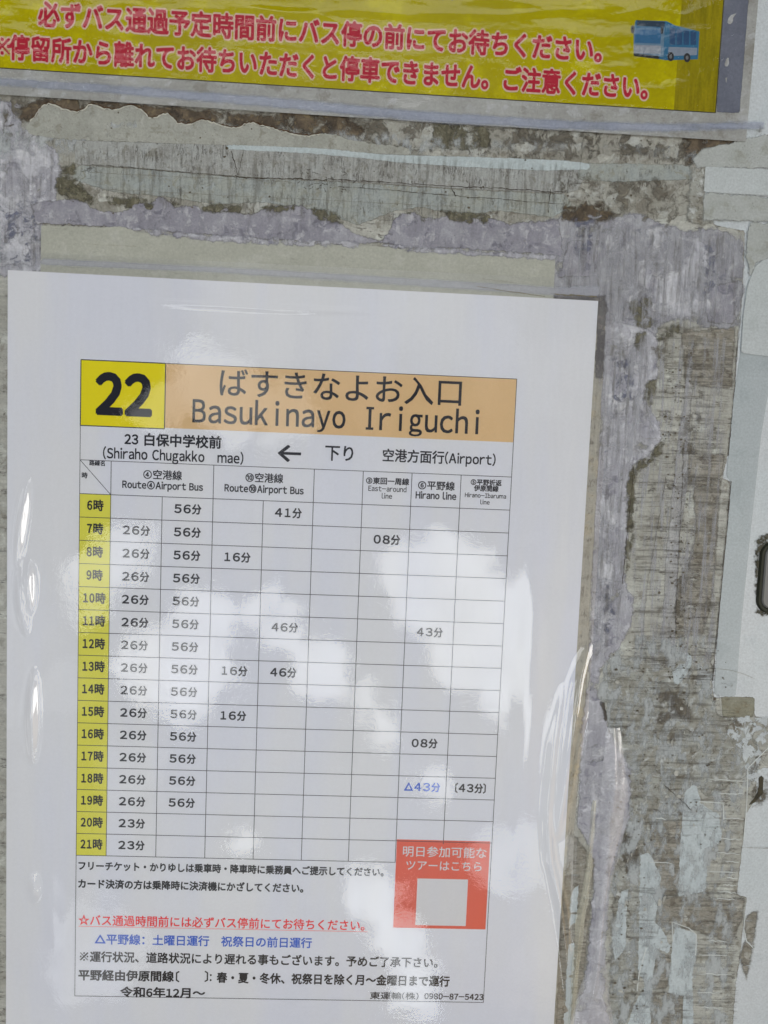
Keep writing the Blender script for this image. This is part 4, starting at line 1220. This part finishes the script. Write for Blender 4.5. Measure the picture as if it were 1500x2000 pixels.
# bluish sheen painted along the pouch's lower weld
patch(N, 'painted_weld_sheen', [(-30, 152), (200, 168), (500, 190), (800, 218), (1100, 238), (1300, 244), (1490, 240), (1490, 252), (1300, 258), (1100, 254), (800, 236), (500, 208), (200, 182), (-30, 166)], 1.06, M_BLIGHT, seed=167, pad=4)
NR = plain('crimson_ink', (142, 32, 46), .7, .02, .12, 6)
NO = plain('pale_pink_outline', (168, 146, 130), .7, .02, .08, 6)
for s, a, b, v, em in [('必ずバス通過予定時間前にバス停の前にてお待ちください。', 76, 1200, 30, 47), ('停留所から離れてお待ちいただくと停車できません。ご注意ください。', 20, 1288, 95, 47)]:
    x0, y0_ = P(a, v)
    x1, _ = P(b, v + (b - a) * .065)
    for off, zz, mt in ((.105, 1.145, NO), (.036, 1.165, NR)):
        vv, ff = text(s, x0, x1, 0, em * .262, off=off, z=zz)
        vv = [(x, y + y0_ + (x - x0) * sl_, z) for x, y, z in vv]
        letter(N, (vv, ff), mt)
x0, y0_ = P(-14, 92)
for off, zz, mt in ((.105, 1.145, NO), (.036, 1.165, NR)):
    letter(N, text('※', x0, x0 + 10, y0_, 10.5, off=off, z=zz), mt)
x0, y0_ = P(832, -6)
letter(N, text('バス', x0, x0 + 14, y0_ + 3.5, 12, off=.05, z=1.15), plain('grey_ink', (120, 124, 120), .5, .2))

# bus picture: flat print built in shapes
BP = N.add('bus_picture', *[([(*P(u, v), 1.15) for u, v in q[0]], [tuple(range(len(q[0])))]) for q in [([(1240, 42), (1300, 44), (1316, 52), (1364, 64), (1361, 118), (1300, 120), (1236, 110), (1236, 60)],)]][0], plain('bus_blue', (24, 78, 108), .5, .3, .1, 5))
BP['label'] = 'small blue and white bus drawing'


def pic(name, pts, c, z, cname):
    return N.add(name, [(*P(u, v), z) for u, v in pts], [tuple(range(len(pts)))], plain(cname, tuple(q * .62 for q in c), .5, .3, .12, 6), under=BP)


def disc(u, v, ru, rv):
    return [(u + ru * math.cos(t), v + rv * math.sin(t)) for t in np.linspace(0, 2 * math.pi, 18, endpoint=False)]


pic('bus_front', [(1237, 58), (1296, 58), (1294, 114), (1236, 108)], (120, 160, 190), 1.16, 'bus_pale_blue')
pic('windscreen', [(1240, 60), (1290, 60), (1288, 88), (1238, 86)], (44, 120, 176), 1.165, 'windscreen_blue')
pic('destination_board', [(1242, 42), (1297, 45), (1296, 56), (1242, 53)], (30, 62, 88), 1.165, 'board_navy')
pic('bus_skirt', [(1236, 90), (1290, 92), (1288, 108), (1236, 106)], (176, 186, 200), 1.166, 'bus_white')
pic('side_skirt', [(1304, 94), (1360, 96), (1359, 110), (1303, 112)], (160, 176, 196), 1.162, 'side_white')
for a in range(4):
    u0 = 1306 + a * 13.5
    pic('side_window', [(u0, 56 + a * 2.4), (u0 + 11.5, 58 + a * 2.4), (u0 + 11, 90), (u0, 90)], (28, 84, 136), 1.163, 'side_window_blue')
pic('bumper', [(1236, 106), (1286, 112), (1285, 118), (1236, 112)], (24, 34, 38), 1.167, 'bumper_black')
pic('mirror', disc(1234, 60, 4, 8), (28, 32, 36), 1.168, 'mirror_black')
pic('mirror', disc(1291, 62, 3, 7), (28, 32, 36), 1.168, 'mirror_black')
for u, v in ((1308, 113), (1340, 115)):
    pic('wheel', disc(u, v, 6.5, 9), (34, 36, 38), 1.168, 'wheel_black')
    pic('wheel_hub', disc(u, v, 2.8, 4), (130, 134, 138), 1.17, 'hub_grey')
# laminate over the notice: wavy clear sheet
st = 1.3
gx = np.arange(-90, 329.5, st)
gy = np.arange(124.5, 280, st)
X, Y = np.meshgrid(gx, gy)
Y = Y - (X + 90) * .003
Z = 1.75 + .20 * vnoise(X, Y, 42, 13) + .06 * vnoise(X, Y, 16, 15) + .02 * vnoise(X, Y, 7, 18)
ridge([(-20, 70), (60, 52), (140, 58), (260, 40), (360, 20), (520, 26), (640, 40), (700, 62), (780, 74), (860, 66), (960, 84), (1100, 92)], .32, 1.6)
ridge([(330, 2), (460, 12), (560, 30), (690, 24), (800, 34), (880, 40)], .35, 1.5)
ridge([(760, 14), (850, 30), (980, 34), (1100, 24), (1240, 18)], .35, 1.4)
ridge([(1180, 40), (1260, 20), (1330, 36), (1410, 8)], .3, 1.6)
ridge([(30, 20), (160, 30), (240, 10), (300, 18)], .3, 1.4)
ridge([(900, 8), (960, 2), (1060, 16), (1180, 6)], .3, 1.2)
V = np.stack([X.ravel(), Y.ravel(), Z.ravel()], 1)
ny, nx = X.shape
ids = np.arange(nx * ny).reshape(ny, nx)
F = np.stack([ids[:-1, :-1].ravel(), ids[:-1, 1:].ravel(), ids[1:, 1:].ravel(), ids[1:, :-1].ravel()], 1).tolist()
N.add('laminate_film', V, F, film_mat('notice_film', ior=1.34, rough=.03, b1=.25, b2=.2, s1=.8, s2=3, aniso=(.5, 1.4)), smooth=True)

import os
if os.environ.get('SCENE_STATS'):
    print('tris', sum(len(o.data.polygons) for o in bpy.data.objects if o.type == 'MESH') * 2)
